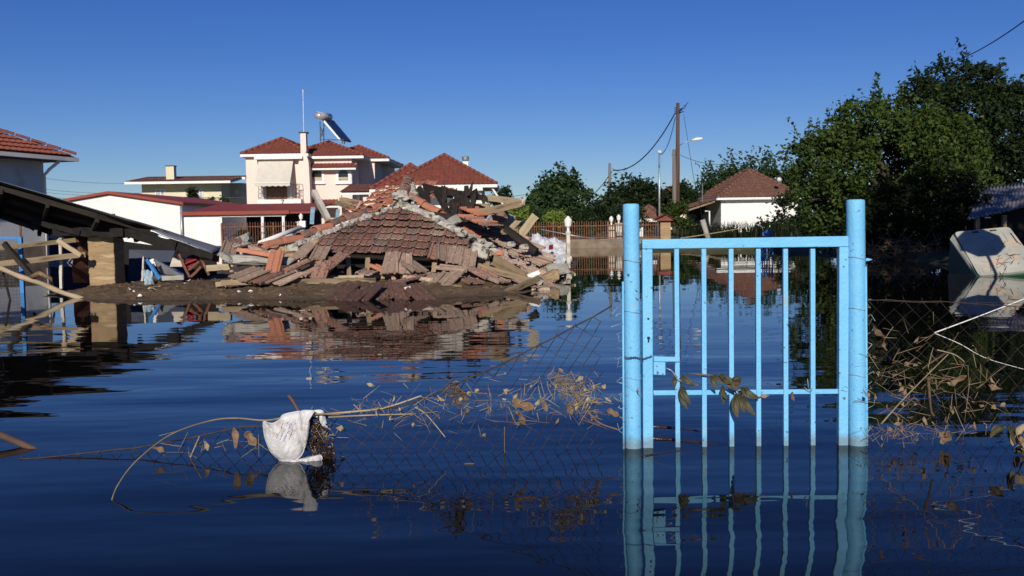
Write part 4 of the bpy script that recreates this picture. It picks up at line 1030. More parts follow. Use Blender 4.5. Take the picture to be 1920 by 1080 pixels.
cloth('seat', (at(345,494,15.2), at(372,484,15.2), at(374,474,15.5), at(352,480,15.5)), X['red'], .03, 12, 8, 2, 1, rc, .03)
cloth('backrest', (at(346,504,15.25), at(372,494,15.25), at(374,486,15.3), at(348,494,15.3)), X['red'], .03, 12, 8, 2, 3, rc, .03)
for (x0,y0,x1,y1) in ((334,474,356,520),(374,477,392,516),(354,506,374,490),(358,519,377,500)): MB().tube([at(x0,y0,15.15),at((x0+x1)/2,(y0+y1)/2+1,15.15),at(x1,y1,15.15)],.025,6).build('leg', X['rust'], rc)
loose('dark red board in the shadow behind the red chair', 372,478,15.9, 410,486,15.8, .14,.04,'red')
# scraps of litter on the mud
for i,(x,y) in enumerate(((347,541),(355,536),(245,556),(251,560),(262,563),(280,556),(425,551),(448,558),(470,559),(347,577),(520,552),(525,560),(300,548),(560,548),(240,548))):
    y = 530+(y-536)*.62; p = on(x,y,.12); s = random.uniform(.02,.045)
    p.z = bz(p.x,p.y)+.015
    M_ = Matrix.Translation(p) @ Matrix.Rotation(random.uniform(0,6),4,'Z') @ Matrix.Rotation(random.uniform(.2,.9),4,'X')
    mb = MB(); mb.poly([(-s,-s*.6,0),(s*.4,-s*.8,.01),(s,.2*s,0),(.2*s,s*.8,.012),(-s*.8,s*.5,0)])
    o = link('litter_scrap', mb.mesh('litter_scrap', X['white']), None, M_); o.modifiers.new('s','SOLIDIFY').thickness=.006
    tag(o, 'small white scrap of litter lying on the wet mud bank', 'litter', 'litter scraps on the mud')
cn = thing('drink_can', 'crushed red and white drink can at the waterline by the fallen tiles', 'can', at(766,545,12.7))
MB().tube([at(764,539,12.7), at(767,556,12.7)], .05, 10).build('body', X['red'], cn, True); MB().tube([at(763.6,537.5,12.7), at(764.8,543,12.7)], .051, 10).build('top', X['white'], cn, True)

# clods of mud and stones strewn over the bank
random.seed(21)
def clod(me_name, m, sub=2, seed=0):
    bm = bmesh.new(); bmesh.ops.create_icosphere(bm, subdivisions=sub, radius=1)
    for v in bm.verts: v.co *= 1+.35*noise.noise(v.co*1.4+V(seed,0,0))+.15*noise.noise(v.co*4+V(0,seed,0))
    for v in bm.verts: v.co.z *= .65
    me = bpy.data.meshes.new(me_name); bm.to_mesh(me); bm.free(); me.materials.append(m); return me
CL = [clod('clod', X['mud'], 2, k*3.1) for k in range(4)]
mbv = []; mbf = []
for k in range(900):
    px, py = random.uniform(150,960), random.uniform(522,560); p = on(px,py,.12); z = bz(p.x,p.y)
    if z < .02: continue
    me = random.choice(CL); s = random.choice((.018,.025,.03,.04,.055)); q_ = random.uniform(0,6.28); b0 = len(mbv)
    for v in me.vertices: mbv.append((p.x+s*(v.co.x*math.cos(q_)-v.co.y*math.sin(q_)), p.y+s*(v.co.x*math.sin(q_)+v.co.y*math.cos(q_)), z+s*v.co.z*.8))
    for f_ in me.polygons: mbf.append(tuple(b0+i for i in f_.vertices))
o = raw('mud_clods', mbv, mbf, X['mud']); o['kind'] = 'stuff'; tag(o, 'crumbled clods of mud strewn over the bank', 'mud')
mbs = MB()
for k in range(160):
    px, py = random.uniform(180,1000), random.uniform(510,558); p = on(px,py,.15); z = bz(p.x,p.y)
    if z < .03: continue
    th = random.uniform(0,3.14); L_ = random.uniform(.05,.22); d = V(math.cos(th),math.sin(th)*.6,random.uniform(-.1,.25))*L_
    mbs.tube([V(p.x,p.y,z+.015), V(p.x,p.y,z+.02)+d*.5, V(p.x,p.y,z+.015)+d], random.uniform(.003,.008), 4)
o = mbs.build('mud_straw', X['straw']); o['kind'] = 'stuff'; tag(o, 'bits of straw and splinters littering the mud bank', 'straw')
mbv = []; mbf = []
for k in range(420):
    px, py = random.uniform(430,1010), random.uniform(440,522); Y = np.interp(py,[440,545],[19.1,15.6])+random.uniform(-.3,.3)
    p = at0(px,py,Y); z = max(bz(p.x,p.y)+.02, p.z-.3); 
    if z > p.z+.25: continue
    me = random.choice(CL); s = random.choice((.02,.03,.04,.05)); b0 = len(mbv); e_ = (random.uniform(.6,1.4),random.uniform(.6,1.4),random.uniform(.4,1.1))
    for v in me.vertices: mbv.append((p.x+s*v.co.x*e_[0], Y+s*v.co.y*e_[1], z+s*v.co.z*e_[2]))
    for f_ in me.polygons: mbf.append(tuple(b0+i for i in f_.vertices))
o = raw('rubble_bits', mbv, mbf, X['tile_dusty']); o['kind'] = 'stuff'; tag(o, 'small broken bits of tile and plaster filling the rubble', 'rubble')

at = at0

# ================================================================ gate and its posts
YG = 4.9
gl, gr_ = on(1187,843), on(1605,838)
def post(px_t, py_t, px_b, Y, r, label):
    b = at(px_b, 842, Y); t = at(px_t, py_t, Y)
    o = thing('gate_post', label, 'post', (b.x, Y, 0))
    mb = MB(); n = 20; N = 26; v = []
    ax = V(t.x, Y, t.z)-V(b.x, Y, 0)
    prof = [(-.5*1,1.0)]+[(k/N,1.0) for k in range(N+1)]
    pts = [V(b.x,Y,0)+ax*q for q,_ in prof]; rr = [r*(1+.004*math.sin(k*2.3)) for k in range(len(prof))]
    top = pts[-1]; pts += [top+V(0,0,.008), top+V(0,0,.011)]; rr += [r*.93, r*.6]
    mb.tube(pts, rr, n); mb.build('tube', X['blue'], o, True)
    w = MB()
    for z in ((.35,.68,.93) if Y > 0 else ()):
        c = V(b.x,Y,0)+ax*(z/ax.z)
        w.tube([c+V(math.cos(q)*(r+.003),math.sin(q)*(r+.003),.006*math.sin(q*2)) for q in np.linspace(0,6.283,15)],.0016,4)
    w.build('tie_wire', X['wireg'], o, True)
    return o
post(1183,386,1187.5,YG,.0405,'light blue round steel post left of the gate')
post(1604,378,1608,YG-.005,.0445,'light blue round steel post right of the gate')
gt = thing('gate', 'light blue steel bar gate standing in the flood water', 'gate', (at(1396,842,YG).x, YG, 0))
yg0, yg1 = YG-.02, YG+.02
def gx(px, py=640): return at(px, py, YG).x
def gz(px, py): return at(px, py, YG).z
zt0, zt1 = gz(1205,449), gz(1590,443)   # top edge left / right
def slab(name, poly, y0=yg0, y1=yg1, par=gt, m='blue', bv=.004):
    o = MB().prism([V(p[0],y0,p[1]) for p in poly], (0,y1-y0,0)).build(name, X[m], par)
    if bv: bevel(o, bv)
    return o
def q(px,py): p = at(px,py,YG); return (p.x,p.z)
zb_ = -.45
s1 = slab('stile', [(q(1205,700)[0]-.002,zb_),(q(1224,700)[0]-.002,zb_),q(1222.5,467),q(1203.5,467)])
s2 = slab('stile', [(q(1572.5,700)[0],zb_),(q(1590.5,700)[0],zb_),q(1589.5,463),q(1571.5,463)])
slab('top_rail', [q(1203.5,466.6),q(1589.5,462.6),q(1589.2,442.5),q(1203.2,449)])
slab('middle_rail', [q(1224.6,741),q(1572,738),q(1572,729.5),q(1224.6,732)], YG-.006, YG+.010, bv=.002)
for pt,pb in ((1268,1270.5),(1319,1320.5),(1370,1371.5),(1421,1422),(1472,1473),(1523,1523.5)):
    x0, x1 = q(pt,470), q(pb,840)
    w2 = .0118
    d = (x0[0]-x1[0])/(x0[1]-x1[1]); xb = x1[0]+d*(zb_-x1[1])
    slab('bar', [(xb-w2,zb_),(xb+w2,zb_),(x0[0]+w2,q(pt,466.3)[1]),(x0[0]-w2,q(pt,466.3)[1])], YG-.0125, YG+.0125, bv=.0025)
lk = slab('lock_box', [q(1224.3,702),q(1247,703),q(1247,668),q(1224.3,667)], YG-.018, YG+.018)
slab('lock_arm', [q(1225,676.5),q(1273,677),q(1273,668),q(1225,667.5)], YG-.026, YG-.019, bv=.0015)
for (px,py,r) in ((1214.5,597,.0055),(1215,633,.008),(1242,700,.003)):
    c = at(px,py,YG); k = MB(); k.tube([(c.x,yg0-.0012,c.z),(c.x,yg0+.004,c.z)], r, 12)
    if r == .008: k.bx(c.x-.004,c.x+.004,yg0-.0011,yg0+.004,c.z-.022,c.z)
    k.build('keyhole' if r > .007 else 'screw_hole', X['cable'], lk if py > 650 else gt)
hg = MB(); c = at(1622,487,YG); hg.tube([(c.x-.02,YG,c.z),(c.x+.012,YG-.01,c.z),(c.x+.03,YG-.015,c.z+.001)],[.009,.008,.002],8); hg.build('hinge_pin', X['blue'], gt, True)
# chain and wire that hold it shut
cw = thing('tie_chain', 'thin chain tying the gate to the left blue post', 'chain', at(1195,670,YG-.06))
pts = [at(1166,668,YG-.02), at(1178,671,YG-.055), at(1192,670,YG-.055), at(1206,673,YG-.035), at(1222,668,YG-.03)]
for a, b in zip(pts, pts[1:]):
    for k in range(4):
        p = a.lerp(b,(k+.5)/4); d = (b-a).normalized()*.008; s = V(0,0,.0035) if k%2 else V(0,.0035,0)
        MB().tube([p-d,p-d*.5+s,p+d*.5+s,p+d,p+d*.5-s,p-d*.5-s,p-d],.0014,4).build('chain_link', X['iron'], cw, True)
tag(MB().tube([at(1249,690,YG-.02),at(1258,694,YG-.03),at(1264,700,YG-.02),at(1270,707,YG-.02)],.0018,5).build('loose_wire', X['steel'], None, True),'short bright wire twisted at the lock of the gate','wire')
tag(MB().tube([at(1514,710,YG-.02),at(1516,728,YG-.025),at(1508,726,YG-.03),at(1520,735,YG-.02),at(1524,727,YG-.03)],.0018,5).build('loose_wire', X['wireg'], None, True),'wire twisted round the rightmost gate bar','wire')
# slim rods that carry the netting beside each post
def rod(label, px0,py0,px1,Y):
    a = at(px0,py0,Y); b = at(px1,842,Y); b = a+(b-a)*1.3
    o = MB().tube([a,b],.0055,8).build('netting_rod', X['blue'], None, True); return tag(o, label, 'rod')
rod('slim light blue rod beside the left gate post', 1168,528,1169.5,YG-.03)
rod('slim light blue rod beside the right gate post', 1623.5,500,1626,YG-.03)

# ================================================================ chain-link netting
def chainlink(name, label, topf, x0, x1, Yf, cell, rowh, m, zmin=-.03, wr=.0011, fray=0, seed=0, clipf=None):
    """diamond netting hanging from topf(x); wires zigzag and twist together at the knuckles"""
    t = thing(name, label, 'netting', ((x0+x1)/2, Yf((x0+x1)/2, 0), 0))
    mb = MB(); n = int((x1-x0)/cell)
    def P(i, j):
        x = x0+(i+.5*(j%2))*cell
        x += .010*noise.noise(V(i*.7, j*.5, seed)); zt = topf(x)
        z = zt-j*rowh*(1+.12*noise.noise(V(x*2, j*.1, seed+3))); 
        return V(x, Yf(x, zt-z), z+.008*noise.noise(V(i*.6, j*.7, seed+8)))
    for i in range(n):
        for side in (0, 1):
            line = []
            for j in range(60):
                ii = i + (0 if j % 2 == 0 else (0 if side == 0 else -1))
                p = P(ii, j)
                if p.x < x0-.01: line = line if len(line) > 1 else []; break
                line.append(p)
                if p.z < zmin: break
            if len(line) > 1: mb.tube(line, wr, 3, False)
    mb.build('netting', m, t, True)
    tw = MB(); pts = [P(i, 0) for i in range(n+1)]
    tw.tube(pts, wr*1.5, 4)
    for p in pts[::1]:
        tw.tube([p, p+V(random.uniform(-.012,.012), 0, random.uniform(.008,.03))], [wr*1.2,.0005], 3)
    tw.build('selvedge', m, t, True)
    return t
TL = [(x.x, x.z) for x in (at(1168,560,4.85), at(1120,590,4.85), at(1050,625,4.85), at(960,672,4.85), at(860,715,4.85), at(760,760,4.85), at(640,775,4.85), at(520,800,4.83), at(430,812,4.8), at(330,838,4.75), at(230,857,4.72), at(100,868,4.7), at(-20,876,4.7))]
TL = sorted(TL)
def topL(x): return float(np.interp(x, [a for a,b in TL], [b for a,b in TL]))
def YL(x, d): return 4.86+.03*math.sin(x*3)+.10*d*(1 if x < .3 else max(0,(.5-x))/.2 if x<.5 else 0) - .05*math.sin(x*1.7+1)
chainlink('wire_netting', 'sagging rusty wire netting running left from the gate into the water', topL, TL[0][0], at(1168,560,4.85).x, YL, .088, .044, X['wirem'], wr=.0024, seed=2)
XR0 = at(1627,560,4.86).x
def topR(x): return at(1640,566,4.86).z + .012*math.sin(x*4) - .04*(x-XR0)
chainlink('wire_netting', 'upright rusty wire netting running right from the gate', topR, XR0, XR0+1.5, lambda x,d: 4.88+.03*math.sin(x*2.5)+.03*noise.noise(V(x*3,d*3,0)), .088, .044, X['wirem'], wr=.0015, seed=5)
# cut wire ends along the rods
for s_, px, lab in ((-1,1169,'bristling cut wire ends along the left netting rod'),(1,1625,'bristling cut wire ends along the right netting rod')):
    t = thing('wire_ends', lab, 'wire', at(px,700,YG-.03)); mb = MB()
    for k in range(17):
        y = 560+k*16+random.uniform(-4,4); a = at(px,y,YG-.03); L = random.uniform(.02,.06)
        b = a+V(s_*L*.6, random.uniform(-.02,.02), random.uniform(-.5,.6)*L); c = a+V(s_*L*random.uniform(.1,1.2), random.uniform(-.02,.02), random.uniform(-1,1)*L)
        mb.tube([a,b,c],.0013,4)
    mb.build('ends', X['wireg'], t)['kind'] = 'stuff'

# ================================================================ drift caught in the netting
def leaf_shape(L, W, curl, n=5, lobes=0, seed=0):
    """a single dry leaf, curled; local x along the midrib"""
    v = []; f = []
    for i in range(n+1):
        t = i/n; w = W*math.sin(math.pi*min(1,t*.93+.05))**.8*(1+.3*lobes*math.sin(t*9+seed))
        zc = curl*L*(t-.4)**2
        for s in (-1,-.5,0,.5,1): v.append((L*t, s*w, zc+abs(s)*W*.45+.15*W*math.sin(t*7+s*3+seed)))
    for i in range(n):
        for k in range(4): a = i*5+k; f.append((a,a+1,a+6,a+5))
    return v, f
def leaf(name, label, p, L, W, rot, m, curl=.6, lobes=0, group=None, cat='leaf', parent=None):
    v, f = leaf_shape(L, W*(.72 if parent is None else 1), curl*1.4, 9, max(lobes,.5)*1.3 if parent is None else lobes, random.uniform(0,9))
    me = bpy.data.meshes.new(name); me.from_pydata(v, [], f); me.materials.append(X[m])
    for q_ in me.polygons: q_.use_smooth = True
    from mathutils import Euler
    o = link(name, me, parent, Matrix.Translation(p) @ Euler([R(a) for a in rot]).to_matrix().to_4x4())
    if parent is None: tag(o, label, cat, group)
    o.modifiers.new('s','SOLIDIFY').thickness = .0012
    return o
def YN(px, py):   # depth of the netting at a pixel
    return 4.83
YF = 4.82
leaf('dry_leaf','large pale brown dry leaf caught midway along the sagging netting', at(958,752,YF), .11,.035,(70,25,10),'deadleaf',.8,1)
leaf('dry_leaf','smaller curled leaf hanging below the large pale one', at(972,770,YF), .07,.02,(80,70,0),'deadleaf',1.0,1)
leaf('dry_leaf','long brown leaf hanging left of the white bag', at(440,800,YF-.03), .10,.022,(85,85,0),'deadleaf',.7)
leaf('dry_leaf','russet curled leaf hanging nearest the white bag', at(460,808,YF-.03), .08,.03,(85,60,20),'deadleaf',1.0,1)
leaf('dry_leaf','small pale curled leaf on the netting left of the bag', at(384,826,YF-.03), .05,.015,(80,70,0),'straw',1.0)
leaf('dry_leaf','orange withered leaf at the left end of the netting', at(288,838,YF-.03), .07,.016,(80,20,0),'deadleaf',1.2,1)
leaf('dry_leaf','brown leaf hanging under the nest of dry grass', at(1066,755,YF), .06,.02,(80,80,0),'deadleaf',.8,1)
leaf('dry_leaf','small brown leaf left of the nest of dry grass', at(1020,752,YF), .05,.016,(80,80,0),'deadleaf',.8,1)
leaf('dry_leaf','crumpled leaf low beside the left gate post', at(1138,768,YF), .06,.022,(80,30,0),'deadleaf',1.0,1)
leaf('dry_leaf','pale twisted leaf stuck beside the right gate post', at(1634,612,YF), .07,.018,(80,50,0),'deadleaf',1.2,1)
leaf('dry_leaf','small pale leaf below the twisted one by the right post', at(1655,640,YF), .045,.012,(80,80,0),'deadleaf',1.0,1)
leaf('dry_leaf','broad pale dead leaf floating low in the right netting', at(1764,832,YF), .075,.034,(70,-60,0),'deadleaf',.5,1)
leaf('dry_leaf','ragged leaf on the crossing stems in the right netting', at(1781,722,YF), .08,.02,(80,-35,0),'deadleaf',1.0,1)
leaf('dry_leaf','small leaf towards the right edge above the drift', at(1850,722,YF), .06,.018,(80,20,0),'deadleaf',1.0,1)
# wilted green-brown leaves hung over the gate's middle rail
sp = thing('leafy_sprig', 'wilted leafy sprig draped over the middle rail of the gate', 'sprig', at(1350,730,YG-.03))
MB().tube([at(1290,700,YG-.03),at(1322,703,YG-.04),at(1345,704,YG-.045),at(1368,715,YG-.05),at(1385,735,YG-.05)],[.0035,.004,.004,.004,.003],6).build('stem', X['twig'], sp, True)
for (px,py,L,W,rx,ry,rz) in ((1330,703,.075,.014,70,68,0),(1334,704,.10,.016,70,28,0),(1345,703,.11,.019,60,32,0),(1352,706,.10,.016,80,45,0),(1352,722,.07,.014,80,80,10),(1372,728,.06,.02,60,-40,0),(1372,712,.045,.018,60,5,0),(1385,727,.10,.02,75,35,0),(1383,735,.10,.017,80,80,0),(1388,740,.115,.018,75,62,0),(1378,735,.12,.021,80,92,0),(1360,735,.06,.012,80,110,0),(1392,728,.09,.022,60,45,20)):
    leaf('leaf', None, at(px,py,YG-.045-random.uniform(0,.03)), L, W, (rx,ry,rz), 'olive', .6, parent=sp)
sp = thing('leafy_sprig', 'small wilted sprig on the leftmost gate bar', 'sprig', at(1280,720,YG-.03))
MB().tube([at(1262,700,YG-.025),at(1272,712,YG-.035),at(1296,722,YG-.03),at(1310,722,YG-.03)],.0022,5).build('stem', X['straw'], sp, True)
for (px,py,L,W,ry) in ((1274,704,.085,.016,35),(1275,722,.10,.018,70),(1272,726,.11,.014,75),(1264,706,.05,.014,95)): leaf('leaf', None, at(px,py,YG-.04), L, W, (75,ry,0), 'olive', .6, parent=sp)
leaf('dry_leaf','rusty leaf hanging under the rail between the right gate bars', at(1484,734,YG-.02), .045,.012,(80,85,0),'deadleaf',.8,1)
leaf('dry_leaf','yellowish leaf stuck on the fourth gate bar at the rail', at(1424,744,YG-.02), .045,.013,(70,-5,0),'straw',.5)
# tangles of straw and twigs nobody could count
def tangle(label, spots, n, L, m, Y=YF, spread=(.10,.05,.06), r=.0016, seed=0, leafn=0):
    random.seed(seed); mb = MB(); lv = []; lf = []
    for k in range(n):
        px, py = random.choice(spots); c = at(px,py,Y)+V(random.gauss(0,spread[0]), random.gauss(0,spread[1]*.5), random.gauss(0,spread[2]))
        if c.z < .0: c.z = abs(c.z)*.5
        th = random.gauss(0,.9) if random.random() < .6 else random.uniform(0,6.28)
        l = L*random.uniform(.3,1.2); d = V(math.cos(th), random.gauss(0,.35), math.sin(th))*l
        bend = V(random.gauss(0,.2), random.gauss(0,.2), random.gauss(-.1,.25))*l
        rr = r*random.uniform(.35,1.1)
        mb.tube([c-d/2, c+bend*.5, c+d/2+bend], [rr,rr,rr*.4], 4)
        if random.random() < leafn:
            v, f = leaf_shape(random.uniform(.02,.045), random.uniform(.005,.013), 1.0, 3, 1, k)
            M_ = Matrix.Translation(c+d*.4) @ Matrix.Rotation(random.uniform(0,6),4,'Z') @ Matrix.Rotation(random.uniform(-1.5,1.5),4,'Y') @ Matrix.Rotation(random.uniform(0,6),4,'X')
            b0 = len(lv); lv += [M_ @ Vector(p) for p in v]; lf += [tuple(b0+i for i in q_) for q_ in f]
    b0 = len(mb.v); mb.v += [tuple(p) for p in lv]; mb.f += [tuple(b0+i for i in q_) for q_ in lf]
    o = mb.build('dry_drift', X[m], None); o['kind'] = 'stuff'; tag(o, label, 'drift'); random.seed(seed+99)
tangle('dry grass and twigs tangled along the sagging netting', [(x, np.interp(x,[640,760,860,960,1060,1150],[785,765,755,745,735,745])) for x in range(650,1160,14)], 150, .085, 'straw', spread=(.05,.03,.05), seed=1, leafn=.25)
tangle('dark twigs tangled along the sagging netting', [(x, np.interp(x,[560,760,860,1060],[790,775,775,760])) for x in range(640,1100,20)], 60, .12, 'twig', spread=(.05,.03,.05), seed=2, leafn=.3)
tangle('nest of matted dry grass caught high in the netting', [(1050,712),(1060,722),(1070,735),(1080,750),(1062,710)], 110, .075, 'straw', spread=(.022,.02,.018), seed=3)
tangle('dark stems under the matted nest of grass', [(1055,715),(1075,740),(1095,765),(1110,785)], 40, .09, 'twig', spread=(.02,.02,.02), seed=4, leafn=.2)
tangle('dark wet weed bunched beside the middle of the netting', [(845,728),(855,738),(862,752)], 50, .06, 'twig', spread=(.018,.02,.018), seed=5, leafn=.5)
tangle('straws and stalks caught left of the white bag', [(x,835) for x in range(300,500,12)], 24, .10, 'straw', Y=YF-.03, spread=(.03,.03,.03), seed=6)
tangle('dry stems and seed heads tangled in the right netting', [(x, 700+ (x-1640)*.15) for x in range(1645,1860,8)], 100, .11, 'twig', spread=(.06,.04,.12), seed=7, leafn=.35)
tangle('pale straws tangled in the right netting', [(x, 715) for x in range(1650,1880,9)], 42, .11, 'straw', spread=(.06,.04,.12), seed=8, leafn=.1)
tangle('matted weed at the waterline under the right netting', [(x, 812) for x in range(1640,1800,10)], 70, .09, 'twig', spread=(.04,.03,.02), seed=9, leafn=.3)
def stalk(label, pts, r, m='straw', name='stalk', cat='stalk', Y=YF):
    P = [at(*(p if len(p)==3 else (*p,Y))) for p in pts]
    # smooth the path
    out = []
    for i in range(len(P)-1):
        p0,p1,p2,p3 = P[max(0,i-1)],P[i],P[i+1],P[min(len(P)-1,i+2)]
        for k in range(6):
            t = k/6; out.append(.5*((2*p1)+(p2-p0)*t+(2*p0-5*p1+4*p2-p3)*t*t+(3*p1-p0-3*p2+p3)*t**3))
    out.append(P[-1]); n = len(out)
    return tag(MB().tube(out, [r*(1-.45*i/n) for i in range(n)], 7).build(name, X[m], None, True), label, cat)
stalk('long arching pale reed bowing from the white bag down into the water', [(640,776),(560,778),(500,788),(440,784),(390,790,4.66),(320,815,4.5),(258,862,4.3),(222,908,4.15),(208,945,4.06),(207,975,4.03)], .0048, 'straw', 'arching_reed', 'reed', Y=4.72)
stalk('pale stick running right from the white bag along the netting top', [(595,778),(660,772),(720,765),(790,742)], .006, 'wood_pale', 'stick','stick')
stalk('second pale stick just below the one right of the bag', [(590,784),(680,779),(780,776)], .005, 'straw', 'stick','stick')
stalk('thin straight straw slanting up in the right netting', [(1652,795),(1700,742),(1778,664)], .0042)
stalk('short branching straw at the top of the long slanting one', [(1757,656),(1790,665),(1808,678)], .003)
stalk('light forked stem rising left of the short straw', [(1740,690),(1746,665),(1750,652)], .0025)
stalk('thick broken reed stem standing in the right netting', [(1740,708),(1742,730),(1746,770),(1752,780)], .008,'deadleaf')
stalk('horizontal pale reed lying on the water at right', [(1758,858,4.7),(1790,861,4.7),(1830,864,4.7)], .005)
stalk('upright straw left of the white bag', [(342,893),(358,855),(374,818)], .0042)
stalk('flat straw at the waterline left of the bag', [(372,875,4.7),(410,873,4.7),(447,871,4.7)], .004)
stalk('leaning straw crossing the sagging netting right of the bag', [(778,763),(800,778),(835,820)], .004,'wood_pale')
stalk('stiff dark stem slanting below the nest of grass', [(1078,742),(1100,768),(1122,792),(1160,806)], .006,'twig')
stalk('bright straw pointing right from the nest of grass', [(1082,738),(1105,731),(1121,727)], .0035)
stalk('bent straw rising above the nest of grass', [(985,722),(1000,716),(1012,709)], .0028)
stalk('dark stick standing up behind the white bag', [(541,741,4.9),(552,757,4.9),(575,800,4.85)], .009,'rust','stick','stick')
stalk('vertical dark rod standing in the netting at the middle', [(946,800),(946,850),(947,905)], .0025,'twig')
stalk('twig sticking through the netting near its left end', [(238,892),(270,882),(318,876)], .004,'straw')
# white rope slack across the right-hand water
stalk('taut white rope running off to the right edge', [(1752,624,5.4),(1838,592,5.4),(1960,545,5.4)], .0035,'white','rope','rope')
stalk('slack thin white cord trailing from the bend of the rope', [(1753,625,5.4),(1800,645,5.35),(1850,672,5.3),(1930,695,5.3)], .002,'white','cord','cord')
stalk('thin top wire of the right-hand netting', [(1632,562,4.88),(1720,567,4.88),(1800,566,4.88),(1930,570,4.88)], .0013,'wirem','wire','wire')
# grey wooden stump and wet branches
stalk('thick weathered branch rising from the water at the left edge', [(-25,805,5.2),(40,832,5.1),(85,853,5.05),(125,876,5.0)], .021,'polewood','branch','branch')
for lab, pts, r in (('wet dark branch floating behind the left gate bars',[(1195,800),(1235,802),(1290,808),(1330,815)],.012),('thick wet root floating by the gate stile',[(1198,822),(1250,826),(1300,832),(1345,838)],.016),
    ('thin wet branch floating behind the middle gate bars',[(1330,810),(1400,830),(1470,838),(1540,842)],.007),('lowest wet branch floating by the gate foot',[(1205,858),(1260,850),(1320,846)],.010),('short wet twig floating before the gate stile',[(1225,870),(1270,880),(1310,888)],.007)):
    P = [(x,y,2110/(y-410)) for x,y in pts]; o = stalk(lab, P, r, 'wetwood', 'wet_branch', 'branch'); 
    o.location.z = .004
lv_ = thing('leafy_drift', 'wilted leafy weed heap at the right edge of the water', 'weed', at(1900,850,4.7))
for k in range(26): leaf('leaf', None, at(1900+random.uniform(-22,40), 815+random.uniform(-25,55), 4.65+random.uniform(-.1,.1)), random.uniform(.05,.10), random.uniform(.012,.022), (random.uniform(50,100),random.uniform(10,150),random.uniform(-30,30)), random.choice(['olive','olive','deadleaf','straw']), .6, parent=lv_)
# ---------------- plastic carrier bag
bg_ = thing('plastic_bag', 'white plastic carrier bag snagged on the netting with blue print', 'bag', at(545,865,4.72))
def bag(name, outline, th, seed, m, Y=4.72, nr=22, na=72):
    """thin creased pouch whose front view is the given outline"""
    P = [at(x,y,Y) for x,y in outline]; c = sum(P, V(0,0,0))/len(P); K = len(P); v = []; f = []
    def rim(a):
        u = a*K; i = int(u)%K; t = u-int(u); p0,p1,p2,p3 = P[i-1],P[i],P[(i+1)%K],P[(i+2)%K]
        return .5*((2*p1)+(p2-p0)*t+(2*p0-5*p1+4*p2-p3)*t*t+(3*p1-p0-3*p2+p3)*t**3)
    for side in (-1, 1):
        for j in range(nr+1):
            for k in range(na):
                r = j/nr; e = rim(k/na); p = c.lerp(e, r)
                q = (p-c)*14; cr = abs(noise.noise(V(q.x*1.3+.35*q.z, q.z*.35, seed)))
                cr2 = abs(noise.noise(V(q.x*3.1-.8*q.z, q.z*.9, seed+4)))
                h = th*math.sqrt(max(0,1-r**3))*(1+.35*noise.noise(V(q.x*.6,q.z*.6,seed+9))) + (.020*cr+.009*cr2)*(1-r**6)-.004
                v.append(p+V(0,side*h,0))
    n1 = (nr+1)*na
    for s in (0,1):
        for j in range(nr):
            for k in range(na): a = s*n1+j*na+k; b = s*n1+j*na+(k+1)%na; f.append((a,b,b+na,a+na))
    for k in range(na): a = nr*na+k; b = nr*na+(k+1)%na; f.append((a,b,n1+b,n1+a))
    return raw(name, v, f, m, bg_, True)
X['bag'] = mat('white_bag_plastic', (.62,.62,.61), (.48,.48,.50), 9, .4, .5, 24, spec=.4, dirt=(.34,.29,.22), dirt_scale=11, dirt_amt=.56)
b0 = bag('body', ((494,789),(508,793),(522,787),(530,777),(548,772),(566,771),(571,790),(574,812),(573,832),(567,852),(552,864),(530,864),(510,850),(498,826),(494,806)), .042, 1.3, X['bag'])
bag('fold', ((562,772),(578,768),(590,771),(583,782),(580,800),(577,822),(571,840),(564,820),(566,795)), .016, 4.1, X['bag'], 4.70)
bag('handle', ((576,772),(592,768),(606,770),(612,790),(614,800),(606,802),(600,784),(586,780)), .010, 7.7, X['bag'], 4.75)
bag('bottom', ((520,853),(545,862),(572,858),(600,852),(604,862),(588,870),(550,873),(528,868)), .018, 9.2, X['bag'], 4.72)
X['bagprint'] = mat('blue_print', (.06,.12,.36), None, rough=.4)
def proj_stroke(px0, py0, px1, py1):
    """little printed stroke laid on the bag's front"""
    pts = []
    dg = bpy.context.evaluated_depsgraph_get()
    for k in range(4):
        x, y = px0+(px1-px0)*k/3, py0+(py1-py0)*k/3
        d = (FWD*F+RGT*(x-CX)-UPV*(y-CY)).normalized()
        Mi = b0.matrix_world.inverted()
        ok, loc, nrm, _ = b0.ray_cast(Mi @ CAM, d)
        if ok: pts.append(b0.matrix_world @ loc - d*.0015)
    return pts
bpy.context.view_layer.update()
pr_ = MB()
for r_ in range(4):
    for k in range(7):
        x, y = 518+r_*7+k*2.2, 822+r_*2.2-k*5.2+random.uniform(-1,1); pts = proj_stroke(x,y,x+random.uniform(1,3),y-random.uniform(2,5))
        if len(pts) > 1 and random.random() < .85: pr_.tube(pts, .0011, 4)
        pts = proj_stroke(x,y,x+random.uniform(1.5,3),y+random.uniform(.5,2))
        if len(pts) > 1 and random.random() < .6: pr_.tube(pts, .0010, 4)
if pr_.v: pr_.build('print', X['bagprint'], b0)
tangle('dark weeds and straw packed in behind the white bag', [(590,800),(596,815),(600,830),(605,845),(585,835),(612,855)], 240, .05, 'wetwood', Y=4.75, spread=(.024,.02,.024), seed=11, leafn=.4)
tangle('pale straw packed in behind the white bag', [(585,795),(592,805),(610,812),(600,850)], 50, .06, 'straw', Y=4.74, spread=(.02,.02,.02), seed=12)

